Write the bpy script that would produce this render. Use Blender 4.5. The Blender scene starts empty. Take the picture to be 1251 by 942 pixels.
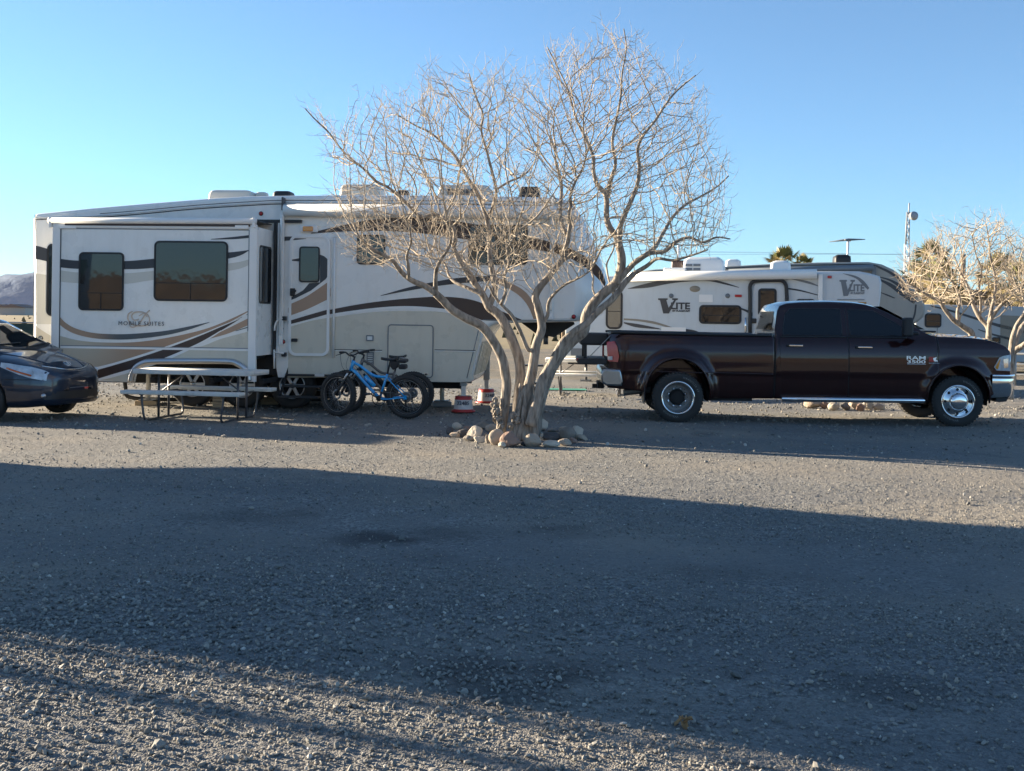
import bpy, bmesh, math, random
import numpy as np
from mathutils import Vector, Matrix, kdtree
random.seed(7); rng = np.random.default_rng(7)
PI = math.pi
SC = bpy.context.scene
COL = SC.collection

# ------------------------------------------------------------------ camera
FPX, CXP, HZ, CAMH, ROLL = 1400.0, 625.5, 388.8, 1.57, math.radians(0.8)
cam_data = bpy.data.cameras.new('camera'); cam = bpy.data.objects.new('camera', cam_data); COL.objects.link(cam)
cam_data.sensor_width = 36.0; cam_data.lens = FPX/1251*36
cam_data.shift_y = -(471-HZ)/1251
cam_data.clip_start = 0.05; cam_data.clip_end = 30000
cam.matrix_world = Matrix.Translation((0,0,CAMH)) @ Matrix.Rotation(PI/2,4,'X') @ Matrix.Rotation(ROLL,4,'Z')
SC.camera = cam
# ------------------------------------------------------------------ light
SUN_EL = math.radians(11.5); SUN_AZ = math.atan2(-0.915, 0.403)     # azimuth from +Y towards +X
SDIR = Vector((math.sin(SUN_AZ)*math.cos(SUN_EL), math.cos(SUN_AZ)*math.cos(SUN_EL), math.sin(SUN_EL)))
w = bpy.data.worlds.new('World'); SC.world = w; w.use_nodes = True
nt = w.node_tree; nt.nodes.clear()
sky = nt.nodes.new('ShaderNodeTexSky'); sky.sky_type = 'NISHITA'; sky.sun_disc = False
sky.sun_elevation = SUN_EL; sky.sun_rotation = SUN_AZ
sky.altitude = 1400; sky.air_density = 1.0; sky.dust_density = 0.1; sky.ozone_density = 3.2
bg = nt.nodes.new('ShaderNodeBackground'); bg.inputs[1].default_value = 0.057
wo = nt.nodes.new('ShaderNodeOutputWorld')
hs = nt.nodes.new('ShaderNodeHueSaturation'); hs.inputs['Saturation'].default_value = 0.76
tn = nt.nodes.new('ShaderNodeMix'); tn.data_type = 'RGBA'; tn.blend_type = 'MULTIPLY'; tn.inputs[0].default_value = 1.0; tn.inputs[7].default_value = (.62, .88, 1.06, 1)
nt.links.new(sky.outputs[0], hs.inputs['Color']); nt.links.new(hs.outputs[0], tn.inputs[6]); nt.links.new(tn.outputs[2], bg.inputs[0]); nt.links.new(bg.outputs[0], wo.inputs[0])
sl = bpy.data.lights.new('sun', 'SUN'); sl.energy = 5.0; sl.angle = math.radians(0.5); sl.color = (1.0, 0.84, 0.62)
so = bpy.data.objects.new('sun', sl); COL.objects.link(so); so.rotation_euler = SDIR.to_track_quat('Z','Y').to_euler()
SC.view_settings.view_transform = 'Standard'; SC.view_settings.look = 'None'
SC.view_settings.exposure = 2.05; SC.view_settings.gamma = 1.0; SC.view_settings.use_curve_mapping = False
SC.render.engine = 'CYCLES'
SC.cycles.max_bounces = 6; SC.cycles.use_denoising = True

# ------------------------------------------------------------------ pixel measuring
CR, SR = math.cos(ROLL), math.sin(ROLL)
def uv(px, py):
    u = px-CXP; v = py-HZ
    return (u*CR+v*SR)/FPX, (-u*SR+v*CR)/FPX
def at(px, py, d):
    u, v = uv(px, py); return Vector((u*d, d, CAMH-v*d))
def ground(px, py):
    u, v = uv(px, py); d = CAMH/v; return Vector((u*d, d, 0))
class Frame:
    """vertical side plane through pixel column px0 at depth d0; phi > 0 turns the right-hand end nearer"""
    def __init__(s, px0, d0, phi):
        s.phi = math.radians(phi); s.a = (math.cos(s.phi), -math.sin(s.phi)); s.n = (math.sin(s.phi), math.cos(s.phi))
        u, _ = uv(px0, HZ); s.o = (u*d0, d0)
    def L(s, px, py, yo=0.0):
        u, v = uv(px, py)
        ox, oy = s.o[0]+s.n[0]*yo, s.o[1]+s.n[1]*yo
        # ray t*(u,1): (t*u-ox)*n0+(t-oy)*n1=0
        t = (ox*s.n[0]+oy*s.n[1])/(u*s.n[0]+s.n[1])
        X, Y = t*u, t
        return ((X-s.o[0])*s.a[0]+(Y-s.o[1])*s.a[1], CAMH-v*t)
    def P(s, pts, yo=0.0): return [s.L(x, y, yo) for x, y in pts]
    def place(s, o): o.location = (s.o[0], s.o[1], 0); o.rotation_euler = (0,0,-s.phi)

# ------------------------------------------------------------------ objects
def tag(o, label=None, cat=None, group=None, kind=None):
    if label: o['label'] = label
    if cat: o['category'] = cat
    if group: o['group'] = group
    if kind: o['kind'] = kind
    return o
def thing(name, label, cat, loc=(0,0,0), rz=0, group=None):
    o = bpy.data.objects.new(name, None); COL.objects.link(o); o.location = loc; o.rotation_euler = (0,0,rz)
    o.empty_display_size = 0.2
    return tag(o, label, cat, group)
def copy_tree(o, parent=None):
    c = o.copy(); COL.objects.link(c); c.parent = parent
    for ch in list(o.children): copy_tree(ch, c)
    return c

class MB:
    def __init__(s): s.v = []; s.f = []; s.m = []; s.sm = []; s.mats = []
    def mi(s, m):
        if m is None: return 0
        if m not in s.mats: s.mats.append(m)
        return s.mats.index(m)
    def add(s, vs, fs, m=None, smooth=False):
        b = len(s.v); k = s.mi(m); s.v += [tuple(p) for p in vs]
        for f in fs: s.f.append(tuple(i+b for i in f)); s.m.append(k); s.sm.append(smooth)
        return s
    def box(s, c, size, m=None, rot=None, bev=0.0):
        bm = bmesh.new(); bmesh.ops.create_cube(bm, size=1.0)
        for v in bm.verts: v.co = Vector((v.co.x*size[0], v.co.y*size[1], v.co.z*size[2]))
        if bev > 0: bmesh.ops.bevel(bm, geom=bm.edges[:], offset=bev, segments=2, affect='EDGES', profile=0.5)
        R = rot if rot is not None else Matrix.Identity(3)
        bm.verts.index_update()
        s.add([R @ v.co + Vector(c) for v in bm.verts], [[v.index for v in f.verts] for f in bm.faces], m, False)
        bm.free(); return s
    def tube(s, pts, r, m=None, n=8, caps=True, smooth=True):
        pts = [Vector(p) for p in pts]
        if not hasattr(r, '__len__'): r = [r]*len(pts)
        k = len(pts); t = (pts[1]-pts[0]).normalized()
        a = t.orthogonal().normalized(); vs = []; fs = []
        for i, p in enumerate(pts):
            if i == 0: tt = pts[1]-pts[0]
            elif i == k-1: tt = pts[-1]-pts[-2]
            else: tt = (pts[i+1]-pts[i]).normalized()+(pts[i]-pts[i-1]).normalized()
            if tt.length < 1e-9: tt = t
            tt = tt.normalized(); a = (a-tt*a.dot(tt))
            a = a.normalized() if a.length > 1e-6 else tt.orthogonal().normalized()
            b = tt.cross(a)
            for j in range(n):
                q = 2*PI*j/n; vs.append(p+(a*math.cos(q)+b*math.sin(q))*r[i])
        for i in range(k-1):
            for j in range(n):
                fs.append((i*n+j, i*n+(j+1)%n, (i+1)*n+(j+1)%n, (i+1)*n+j))
        if caps: fs.append(tuple(range(n))[::-1]); fs.append(tuple(range((k-1)*n, k*n)))
        return s.add(vs, fs, m, smooth)
    def lathe(s, prof, m=None, n=32, M=None, smooth=True, closed=False):
        """prof: (r, h) along local z axis; M places it"""
        M = M or Matrix.Identity(4); vs = []; fs = []; k = len(prof)
        for i in range(n):
            q = 2*PI*i/n; c, d = math.cos(q), math.sin(q)
            for r, h in prof: vs.append(M @ Vector((r*c, r*d, h)))
        kk = k if closed else k-1
        for i in range(n):
            for j in range(kk):
                a, b = i*k+j, i*k+(j+1)%k; c_, d_ = ((i+1)%n)*k+(j+1)%k, ((i+1)%n)*k+j
                fs.append((a, d_, c_, b))
        return s.add(vs, fs, m, smooth)
    def prism(s, poly, y0, y1, m=None, sidem=None):
        n = len(poly); vs = [(x, y0, z) for x, z in poly]+[(x, y1, z) for x, z in poly]
        area = sum(poly[i][0]*poly[(i+1)%n][1]-poly[(i+1)%n][0]*poly[i][1] for i in range(n))
        o = list(range(n))
        if area < 0: o = o[::-1]
        # front (towards -y) normal: counter-clockwise seen from -y is x right, z up
        fr = [i for i in o]; bk = [i+n for i in o[::-1]]
        s.add(vs, [fr, bk], m)
        sd = []
        for i in range(n):
            a, b = o[i], o[(i+1) % n]; sd.append((a, a+n, b+n, b))
        # side faces share the vertices just added
        base = len(s.v)-2*n; k = s.mi(sidem or m)
        for f in sd: s.f.append(tuple(q+base for q in f)); s.m.append(k); s.sm.append(False)
        return s
    def rprism(s, poly, y0, y1, r, m=None, nose=None, tail=None, seg=5, mid=10, matf=None):
        """prism with rounded long edges; nose=(x0,x1,amount): plan-curves the +x end"""
        n = len(poly); area = sum(poly[i][0]*poly[(i+1)%n][1]-poly[(i+1)%n][0]*poly[i][1] for i in range(n))
        if area < 0: poly = poly[::-1]
        P = [Vector(p) for p in poly]; N = []
        for i in range(n):
            e0 = (P[i]-P[i-1]).normalized(); e1 = (P[(i+1)%n]-P[i]).normalized()
            n0 = Vector((e0.y, -e0.x)); n1 = Vector((e1.y, -e1.x)); q = n0+n1
            N.append(q/max(0.5, q.dot(n1)) if q.length > 1e-6 else n0)
        ys = [(y0+r*(1-math.cos(t*PI/2/seg)), r*(1-math.sin(t*PI/2/seg))) for t in range(seg+1)]
        ys += [(y0+r+(y1-y0-2*r)*t/mid, 0) for t in range(1, mid)]
        ys += [(y1-r*(1-math.cos(t*PI/2/seg)), r*(1-math.sin(t*PI/2/seg))) for t in range(seg, -1, -1)]
        yc, hw = (y0+y1)/2, (y1-y0)/2; vs = []; fs = []
        for y, ins in ys:
            for p, q in zip(P, N):
                x, z = p.x-q.x*ins, p.y-q.y*ins
                if nose and x > nose[0]: x -= nose[2]*min(1, (x-nose[0])/(nose[1]-nose[0]))**1.3*abs((y-yc)/hw)**3
                if tail and x < tail[0]: x += tail[2]*min(1, (tail[0]-x)/(tail[0]-tail[1]))*abs((y-yc)/hw)**6
                vs.append((x, y, z))
        k = len(ys)
        for i in range(k-1):
            for j in range(n):
                jj = (j+1) % n; fs.append((i*n+j, (i+1)*n+j, (i+1)*n+jj, i*n+jj))
        s.add(vs, fs, m, True)
        b = len(s.v)-len(vs); kk = s.mi(m)
        s.f.append(tuple(b+j for j in range(n))); s.m.append(kk); s.sm.append(False)
        s.f.append(tuple(b+(k-1)*n+j for j in range(n))[::-1]); s.m.append(kk); s.sm.append(False)
        return s
    def grid(s, pts, m=None, smooth=True, flip=False, close=False):
        """pts[i][j] grid of points"""
        a = len(pts); b = len(pts[0]); vs = [p for row in pts for p in row]; fs = []
        for i in range(a-1):
            for j in range(b if close else b-1):
                jj = (j+1) % b; q = (i*b+j, i*b+jj, (i+1)*b+jj, (i+1)*b+j); fs.append(q[::-1] if flip else q)
        return s.add(vs, fs, m, smooth)
    def patch(s, poly, surf, off=0.004, m=None, dz=0.08, dx=0.0, thick=0.0, smooth=True):
        """polygon in (x,z) laid on the surface y=surf(x,z), off metres proud of it (towards -y)"""
        bm = bmesh.new(); vv = [bm.verts.new((x, 0, z)) for x, z in poly]
        try: bm.faces.new(vv)
        except ValueError: bm.free(); return s
        zs = [p[1] for p in poly]; xs = [p[0] for p in poly]
        if dz:
            z = min(zs)+dz
            while z < max(zs)-1e-4:
                bmesh.ops.bisect_plane(bm, geom=bm.verts[:]+bm.edges[:]+bm.faces[:], plane_co=(0,0,z), plane_no=(0,0,1)); z += dz
        if dx:
            x = min(xs)+dx
            while x < max(xs)-1e-4:
                bmesh.ops.bisect_plane(bm, geom=bm.verts[:]+bm.edges[:]+bm.faces[:], plane_co=(x,0,0), plane_no=(1,0,0)); x += dx
        bmesh.ops.recalc_face_normals(bm, faces=bm.faces[:])
        for f in bm.faces:
            if f.normal.y > 0: f.normal_flip()
        for v in bm.verts: v.co.y = surf(v.co.x, v.co.z)-off
        if thick:
            g = bmesh.ops.extrude_face_region(bm, geom=bm.faces[:])
            # the extruded copy becomes the outside; move it out
            for v in [e for e in g['geom'] if isinstance(e, bmesh.types.BMVert)]: v.co.y -= thick
            bmesh.ops.recalc_face_normals(bm, faces=bm.faces[:])
        bm.verts.index_update()
        V_ = [v.co.copy() for v in bm.verts]
        if thick:
            bm.normal_update(); fr = [f for f in bm.faces if abs(f.normal.y) > .6]; ids = {f.index for f in fr}
            s.add(V_, [[v.index for v in f.verts] for f in fr], m, smooth)
            s.add(V_, [[v.index for v in f.verts] for f in bm.faces if abs(f.normal.y) <= .6], m, False)
        else: s.add(V_, [[v.index for v in f.verts] for f in bm.faces], m, smooth)
        bm.free(); return s
    def mesh(s, name):
        me = bpy.data.meshes.new(name); me.from_pydata(s.v, [], s.f)
        for m in s.mats: me.materials.append(m)
        me.polygons.foreach_set('material_index', s.m); me.polygons.foreach_set('use_smooth', s.sm)
        me.update(); return me
    def build(s, name, parent=None, m=None, cut=None, normals=False):
        if m is not None and not s.mats: s.mats = [m]
        me = s.mesh(name); o = bpy.data.objects.new(name, me); COL.objects.link(o)
        if normals or cut:
            bm = bmesh.new(); bm.from_mesh(me); bmesh.ops.remove_doubles(bm, verts=bm.verts[:], dist=1e-5)
            bmesh.ops.recalc_face_normals(bm, faces=bm.faces[:]); bm.to_mesh(me); bm.free()
        if cut:
            co = cut.build('cutter_tmp'); md = o.modifiers.new('b', 'BOOLEAN'); md.operation = 'DIFFERENCE'; md.solver = 'EXACT'; md.object = co
            dg = bpy.context.evaluated_depsgraph_get(); dg.update()
            nm = bpy.data.meshes.new_from_object(o.evaluated_get(dg)); o.modifiers.clear(); o.data = nm; nm.name = name
            bpy.data.objects.remove(co)
        if parent is not None: o.parent = parent
        return o
def rot(ax, deg): return Matrix.Rotation(math.radians(deg), 3, ax)
def Yaxis(c):  # lathe placement: axis z -> world -y at c
    return Matrix.Translation(c) @ Matrix.Rotation(PI/2, 4, 'X')
def sm(pts, n=6, closed=False):
    """Catmull-Rom through points of any dimension"""
    P = [Vector(p) for p in pts]; k = len(P); out = []
    for i in range(k if closed else k-1):
        p0 = P[(i-1) % k] if closed or i > 0 else P[0]; p1 = P[i]; p2 = P[(i+1) % k]
        p3 = P[(i+2) % k] if closed or i+2 < k else P[-1]
        for j in range(n):
            t = j/n; out.append(0.5*((2*p1)+(p2-p0)*t+(2*p0-5*p1+4*p2-p3)*t*t+(3*p1-p0-3*p2+p3)*t**3))
    if not closed: out.append(P[-1])
    return [tuple(p) for p in out]
def rrect(x0, z0, x1, z1, r, n=5):
    if x0 > x1: x0, x1 = x1, x0
    if z0 > z1: z0, z1 = z1, z0
    r = min(r, (x1-x0)/2.01, (z1-z0)/2.01); out = []
    for cx, cz, a in ((x1-r, z0+r, -90), (x1-r, z1-r, 0), (x0+r, z1-r, 90), (x0+r, z0+r, 180)):
        for i in range(n+1):
            q = math.radians(a+90*i/n); out.append((cx+r*math.cos(q), cz+r*math.sin(q)))
    return out
def ring_poly(poly, t):
    """frame polygon pair: outer poly and inset; returns quads list for a frame of width t"""
    n = len(poly); P = [Vector(p) for p in poly]; c = sum(P, Vector((0,0)))/n; I = []
    for i in range(n):
        e0 = (P[i]-P[i-1]); e1 = (P[(i+1)%n]-P[i]); e0.normalize(); e1.normalize()
        n0 = Vector((-e0.y, e0.x)); n1 = Vector((-e1.y, e1.x)); q = n0+n1
        q = q/max(.5, q.dot(n1)) if q.length > 1e-6 else n0
        if q.dot(c-P[i]) < 0: q = -q
        I.append(P[i]+q*t)
    return [tuple(p) for p in I]
def frame_mb(mb, poly, t, y0, y1, m):
    I = ring_poly(poly, t); n = len(poly)
    vs = [(x,y0,z) for x,z in poly]+[(x,y0,z) for x,z in I]+[(x,y1,z) for x,z in poly]+[(x,y1,z) for x,z in I]; fs = []
    for i in range(n):
        j = (i+1) % n
        fs += [(i, j, n+j, n+i), (i, 2*n+i, 2*n+j, j), (n+i, n+j, 3*n+j, 3*n+i)]
    mb.add(vs, fs, m); return I
def interp(x, xs, ys):
    return float(np.interp(x, xs, ys))

# ------------------------------------------------------------------ materials
def N(nt, t, **k):
    n = nt.nodes.new(t)
    for a, b in k.items(): setattr(n, a, b)
    return n
MATS = {}
def mat(name, col, rough=0.5, metal=0.0, coat=0.0, var=0.10, scale=3.0, bump=0.0, bscale=60.0, spec=0.5, emit=None, dirt=None, rvar=0.08, coatr=0.05):
    if name in MATS: return MATS[name]
    m = bpy.data.materials.new(name); m.use_nodes = True; nt = m.node_tree
    p = nt.nodes['Principled BSDF']; L = nt.links.new
    tc = N(nt, 'ShaderNodeTexCoord'); nz = N(nt, 'ShaderNodeTexNoise'); nz.inputs['Scale'].default_value = scale; nz.inputs['Detail'].default_value = 6
    L(tc.outputs['Object'], nz.inputs['Vector'])
    mx = N(nt, 'ShaderNodeMix', data_type='RGBA')
    c = (*col, 1); a = tuple(max(0, v*(1-var)) for v in col); b = tuple(min(1, v*(1+var)) for v in col)
    mx.inputs[6].default_value = (*a, 1); mx.inputs[7].default_value = (*b, 1)
    L(nz.outputs[0], mx.inputs[0]); out = mx.outputs[2]
    if dirt:   # (colour, amount): streaky grime that belongs to the surface
        n2 = N(nt, 'ShaderNodeTexNoise'); n2.inputs['Scale'].default_value = 2.2; n2.inputs['Detail'].default_value = 8
        mp = N(nt, 'ShaderNodeMapping'); mp.inputs['Scale'].default_value = (3.5, 3.5, 0.8); L(tc.outputs['Object'], mp.inputs[0]); L(mp.outputs[0], n2.inputs['Vector'])
        rp = N(nt, 'ShaderNodeValToRGB'); rp.color_ramp.elements[0].position = 0.5; rp.color_ramp.elements[1].position = 0.8
        rp.color_ramp.elements[1].color = (dirt[1],)*3+(1,); L(n2.outputs[0], rp.inputs[0])
        m2 = N(nt, 'ShaderNodeMix', data_type='RGBA'); L(rp.outputs[0], m2.inputs[0]); L(out, m2.inputs[6]); m2.inputs[7].default_value = (*dirt[0], 1); out = m2.outputs[2]
    L(out, p.inputs['Base Color'])
    mr = N(nt, 'ShaderNodeMapRange'); mr.inputs[3].default_value = max(0.02, rough-rvar*rough*2); mr.inputs[4].default_value = min(1, rough+rvar*rough*2)
    L(nz.outputs[0], mr.inputs[0]); L(mr.outputs[0], p.inputs['Roughness'])
    p.inputs['Metallic'].default_value = metal; p.inputs['Coat Weight'].default_value = coat; p.inputs['Coat Roughness'].default_value = coatr
    p.inputs['Specular IOR Level'].default_value = spec
    if bump:
        nb = N(nt, 'ShaderNodeTexNoise'); nb.inputs['Scale'].default_value = bscale; nb.inputs['Detail'].default_value = 4
        L(tc.outputs['Object'], nb.inputs['Vector']); bp = N(nt, 'ShaderNodeBump'); bp.inputs['Strength'].default_value = 1; bp.inputs['Distance'].default_value = bump
        L(nb.outputs[0], bp.inputs['Height']); L(bp.outputs[0], p.inputs['Normal'])
    if emit: p.inputs['Emission Color'].default_value = (*emit[0], 1); p.inputs['Emission Strength'].default_value = emit[1]
    MATS[name] = m; return m
white = mat('white_gelcoat', (.84,.83,.79), .28, var=.04, dirt=((.60,.57,.51), .22), bump=.0015, bscale=1.2)
white2 = mat('white_trim', (.82,.81,.78), .35, var=.05)
cream = mat('cream_plastic', (.66,.62,.54), .45, var=.06)
beige = mat('beige_gelcoat', (.63,.585,.48), .28, var=.06, dirt=((.42,.38,.30), .22), bump=.0015, bscale=1.2)
beige_in = mat('grey_beige_band', (.62,.60,.53), .3, var=.05)  # greyish-beige band of the side graphics
tan = mat('tan_vinyl', (.42,.28,.19), .35, var=.08)
brown = mat('brown_vinyl', (.055,.034,.028), .35, var=.1)
char = mat('charcoal_vinyl', (.035,.04,.05), .3, var=.1)
charg = mat('grey_vinyl', (.16,.18,.20), .35, var=.1)
glass = mat('tinted_glass', (.006,.009,.012), .03, var=.2, spec=.9, rvar=.3, bump=.004, bscale=.9)
glass_in = mat('window_blind', (.13,.115,.09), .5)
blackp = mat('black_plastic', (.018,.019,.021), .5, var=.2, rvar=.2)
black_frame = mat('black_steel', (.02,.021,.024), .45, metal=.3)
rubber = mat('tyre_rubber', (.028,.027,.026), .75, var=.25, bump=.002, bscale=90)
alu = mat('aluminium', (.55,.56,.57), .32, metal=.9)
chrome = mat('chrome', (.78,.79,.8), .08, metal=1.0, rvar=.5)
steel = mat('painted_steel', (.20,.20,.20), .45, metal=.5)
galv = mat('galvanised_steel', (.35,.36,.36), .45, metal=.7)
redlens = mat('red_lens', (.42,.008,.012), .3, coat=.3)
amber = mat('amber_lens', (.75,.28,.03), .2, coat=.8)
clearl = mat('clear_lens', (.55,.58,.6), .06, coat=1)
dark = mat('dark_underside', (.012,.012,.013), .8)
def fade_mat(name, ca, cb, x0, x1):
    m = mat(name, ca, .33, var=.05); nt = m.node_tree; p = nt.nodes['Principled BSDF']; L = nt.links.new
    tc = N(nt, 'ShaderNodeTexCoord'); sx = N(nt, 'ShaderNodeSeparateXYZ'); L(tc.outputs['Object'], sx.inputs[0]); mr = N(nt, 'ShaderNodeMapRange', interpolation_type='SMOOTHSTEP'); L(sx.outputs[0], mr.inputs[0])
    mr.inputs[1].default_value = x0; mr.inputs[2].default_value = x1; mx = N(nt, 'ShaderNodeMix', data_type='RGBA'); mx.inputs[6].default_value = (*ca,1); mx.inputs[7].default_value = (*cb,1); L(mr.outputs[0], mx.inputs[0]); L(mx.outputs[2], p.inputs['Base Color']); return m
wood = mat('pine_block', (.40,.30,.19), .8, bump=.003)
# ================================================================== setting
def gravel_mat(name, disp=0.0, tint=(1,1,1)):
    m = bpy.data.materials.new(name); m.use_nodes = True; nt = m.node_tree; p = nt.nodes['Principled BSDF']; L = nt.links.new
    tc = N(nt, 'ShaderNodeTexCoord'); co = tc.outputs['Object']
    def noise(s, d=5, vec=co):
        n = N(nt, 'ShaderNodeTexNoise'); n.inputs['Scale'].default_value = s; n.inputs['Detail'].default_value = d; L(vec, n.inputs['Vector']); return n.outputs[0]
    def ramp(i, a, b, ca=(0,0,0), cb=(1,1,1)):
        r = N(nt, 'ShaderNodeValToRGB'); e = r.color_ramp.elements; e[0].position = a; e[1].position = b; e[0].color = (*ca,1); e[1].color = (*cb,1); L(i, r.inputs[0]); return r.outputs[0]
    def mix(f, a, b, t='MIX'):
        x = N(nt, 'ShaderNodeMix', data_type='RGBA', blend_type=t)
        for i, q in ((0,f),(6,a),(7,b)):
            if hasattr(q, 'is_linked') or hasattr(q, 'links'): L(q, x.inputs[i])
            elif i == 0: x.inputs[0].default_value = q
            else: x.inputs[i].default_value = (*q, 1)
        return x.outputs[2]
    # stretched wobble so cells are angular and uneven
    wob = N(nt, 'ShaderNodeVectorMath', operation='ADD'); nw = N(nt, 'ShaderNodeTexNoise'); nw.inputs['Scale'].default_value = 25; L(co, nw.inputs['Vector'])
    sc = N(nt, 'ShaderNodeVectorMath', operation='SCALE'); sc.inputs['Scale'].default_value = .02; L(nw.outputs['Color'], sc.inputs[0]); L(co, wob.inputs[0]); L(sc.outputs[0], wob.inputs[1])
    def vor(s):
        v = N(nt, 'ShaderNodeTexVoronoi'); v.inputs['Scale'].default_value = s; L(wob.outputs[0], v.inputs['Vector']); return v
    v1, v2 = vor(55), vor(120)
    sep = N(nt, 'ShaderNodeSeparateColor'); L(v1.outputs['Color'], sep.inputs[0])
    sep2 = N(nt, 'ShaderNodeSeparateColor'); L(v2.outputs['Color'], sep2.inputs[0])
    T = lambda c: tuple(a*b*q for a, b, q in zip(c, tint, (1.06,1.09,1.18)))
    stone = ramp(sep.outputs[0], 0, 1, T((.09,.088,.078)), T((.27,.256,.22)))
    stone2 = ramp(sep2.outputs[1], 0, 1, T((.10,.096,.084)), T((.23,.217,.185)))
    big = noise(.35, 6); mid = noise(2.2, 6)
    col = mix(ramp(mid, .42, .58), stone, stone2)
    col = mix(ramp(big, .45, .62), col, mix(.6, col, T((.27,.23,.17))))              # dusty compacted patches
    dk = noise(.9, 8); col = mix(ramp(dk, .62, .74, (0,0,0), (.6,.6,.6)), col, T((.04,.038,.035)))      # damp and oily spots
    # tyre-packed lanes running across the lot
    mp = N(nt, 'ShaderNodeMapping'); mp.inputs['Scale'].default_value = (.05, .9, 1); mp.inputs['Rotation'].default_value = (0,0,.06); L(co, mp.inputs[0])
    ln = noise(1.0, 4, mp.outputs[0]); col = mix(ramp(ln, .38, .66, (0,0,0), (.5,.5,.5)), col, T((.14,.134,.122)))
    nd = N(nt, 'ShaderNodeTexNoise'); nd.inputs['Scale'].default_value = 3.5; nd.inputs['Detail'].default_value = 7; L(co, nd.inputs['Vector'])
    def spot(px, py, rx, ry, amt):     # an oil or water stain soaked into the gravel
        g_ = ground(px, py); a = N(nt, 'ShaderNodeVectorMath', operation='SUBTRACT'); L(co, a.inputs[0]); a.inputs[1].default_value = (g_.x, g_.y, 0)
        d_ = N(nt, 'ShaderNodeVectorMath', operation='DIVIDE'); L(a.outputs[0], d_.inputs[0]); d_.inputs[1].default_value = (rx, ry, 1e3); l_ = N(nt, 'ShaderNodeVectorMath', operation='LENGTH'); L(d_.outputs[0], l_.inputs[0])
        z = N(nt, 'ShaderNodeMath', operation='ADD'); L(l_.outputs['Value'], z.inputs[0]); z2 = N(nt, 'ShaderNodeMath', operation='MULTIPLY'); L(nd.outputs[0], z2.inputs[0]); z2.inputs[1].default_value = 1.6; L(z2.outputs[0], z.inputs[1])
        z3 = N(nt, 'ShaderNodeMath', operation='MULTIPLY'); L(z.outputs[0], z3.inputs[0]); z3.inputs[1].default_value = .4; return ramp(z3.outputs[0], .44, .80, (amt,amt,amt), (0,0,0))
    for s_ in ((455,657,.38,.30,.75),(545,652,.5,.35,.35),(560,818,.28,.22,.45),(680,826,.26,.24,.5),(300,632,.5,.4,.35),(610,850,.35,.3,.5),(1080,842,.3,.25,.4),(690,648,.4,.3,.3),(880,700,.6,.3,.25)):
        col = mix(spot(*s_), col, T((.028,.026,.024)))
    L(col, p.inputs['Base Color']); p.inputs['Roughness'].default_value = .88; p.inputs['Specular IOR Level'].default_value = .3
    def math_(op, a, b):
        x = N(nt, 'ShaderNodeMath', operation=op)
        for i, q in enumerate((a, b)):
            if isinstance(q, (int, float)): x.inputs[i].default_value = q
            else: L(q, x.inputs[i])
        return x.outputs[0]
    h1 = math_('MULTIPLY', math_('SUBTRACT', .7, v1.outputs['Distance']), sep.outputs[1])
    h2 = math_('MULTIPLY', math_('SUBTRACT', .7, v2.outputs['Distance']), .45)
    h = math_('ADD', math_('ADD', h1, h2), math_('MULTIPLY', noise(9, 5), .9))
    h = math_('ADD', h, math_('MULTIPLY', ln, 1.0)); v3 = vor(17); h = math_('ADD', h, math_('MULTIPLY', math_('SUBTRACT', .6, v3.outputs['Distance']), .7))
    if disp:
        d = N(nt, 'ShaderNodeDisplacement'); d.inputs['Midlevel'].default_value = 1.4; d.inputs['Scale'].default_value = disp
        L(h, d.inputs['Height']); L(d.outputs[0], nt.nodes['Material Output'].inputs['Displacement']); m.displacement_method = 'BOTH'
    else:
        b = N(nt, 'ShaderNodeBump'); b.inputs['Distance'].default_value = .03; L(h, b.inputs['Height']); L(b.outputs[0], p.inputs['Normal'])
    return m
def np_mesh(name, v, f, m, smooth=False):
    me = bpy.data.meshes.new(name); v = np.asarray(v, dtype=np.float32); f = np.asarray(f, dtype=np.int32); k = f.shape[1]
    me.vertices.add(len(v)); me.vertices.foreach_set('co', v.ravel()); me.loops.add(f.size); me.loops.foreach_set('vertex_index', f.ravel())
    me.polygons.add(len(f)); me.polygons.foreach_set('loop_start', np.arange(len(f), dtype=np.int32)*k); me.polygons.foreach_set('loop_total', np.full(len(f), k, dtype=np.int32))
    me.polygons.foreach_set('use_smooth', np.full(len(f), smooth)); me.materials.append(m); me.update(calc_edges=True); me.validate()
    o = bpy.data.objects.new(name, me); COL.objects.link(o); return o
def gh(x, y):   # gentle unevenness of the lot
    return .012*np.sin(x*.9+y*.35)+.010*np.sin(x*.31-y*1.1+1)+.006*np.sin(x*2.3+y*1.7)
# far land: one sheet to the horizon
fieldm = mat('dry_field', (.25,.19,.09), .95, var=.35, scale=.02, bump=.2, bscale=.5)
g = MB(); g.add([(-6200,-3800,-.06),(6200,-3800,-.06),(6200,8300,-.06),(-6200,8300,-.06)], [(0,1,2,3)], fieldm)
tag(g.build('ground'), kind='structure')
g = MB(); g.add([(-70,-30,-.035),(70,-30,-.035),(70,60,-.035),(-70,60,-.035)], [(0,1,2,3)], gravel_mat('gravel_sheet', tint=(1.1,1.02,.9)))
tag(g.build('gravel_lot'), kind='structure')
rows, cols = 760, 1200
dd = 1/np.linspace(1/2.6, 1/30, rows); tt = np.linspace(-.92, .92, cols)
Yg, Tg = np.meshgrid(dd, tt, indexing='ij'); Xg = Tg*(Yg+1.0)
V = np.stack([Xg, Yg, gh(Xg, Yg)], -1).reshape(-1, 3)
ii = (np.arange(rows-1)[:,None]*cols+np.arange(cols-1)[None,:]).ravel()
F = np.stack([ii, ii+1, ii+cols+1, ii+cols], 1)
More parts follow.
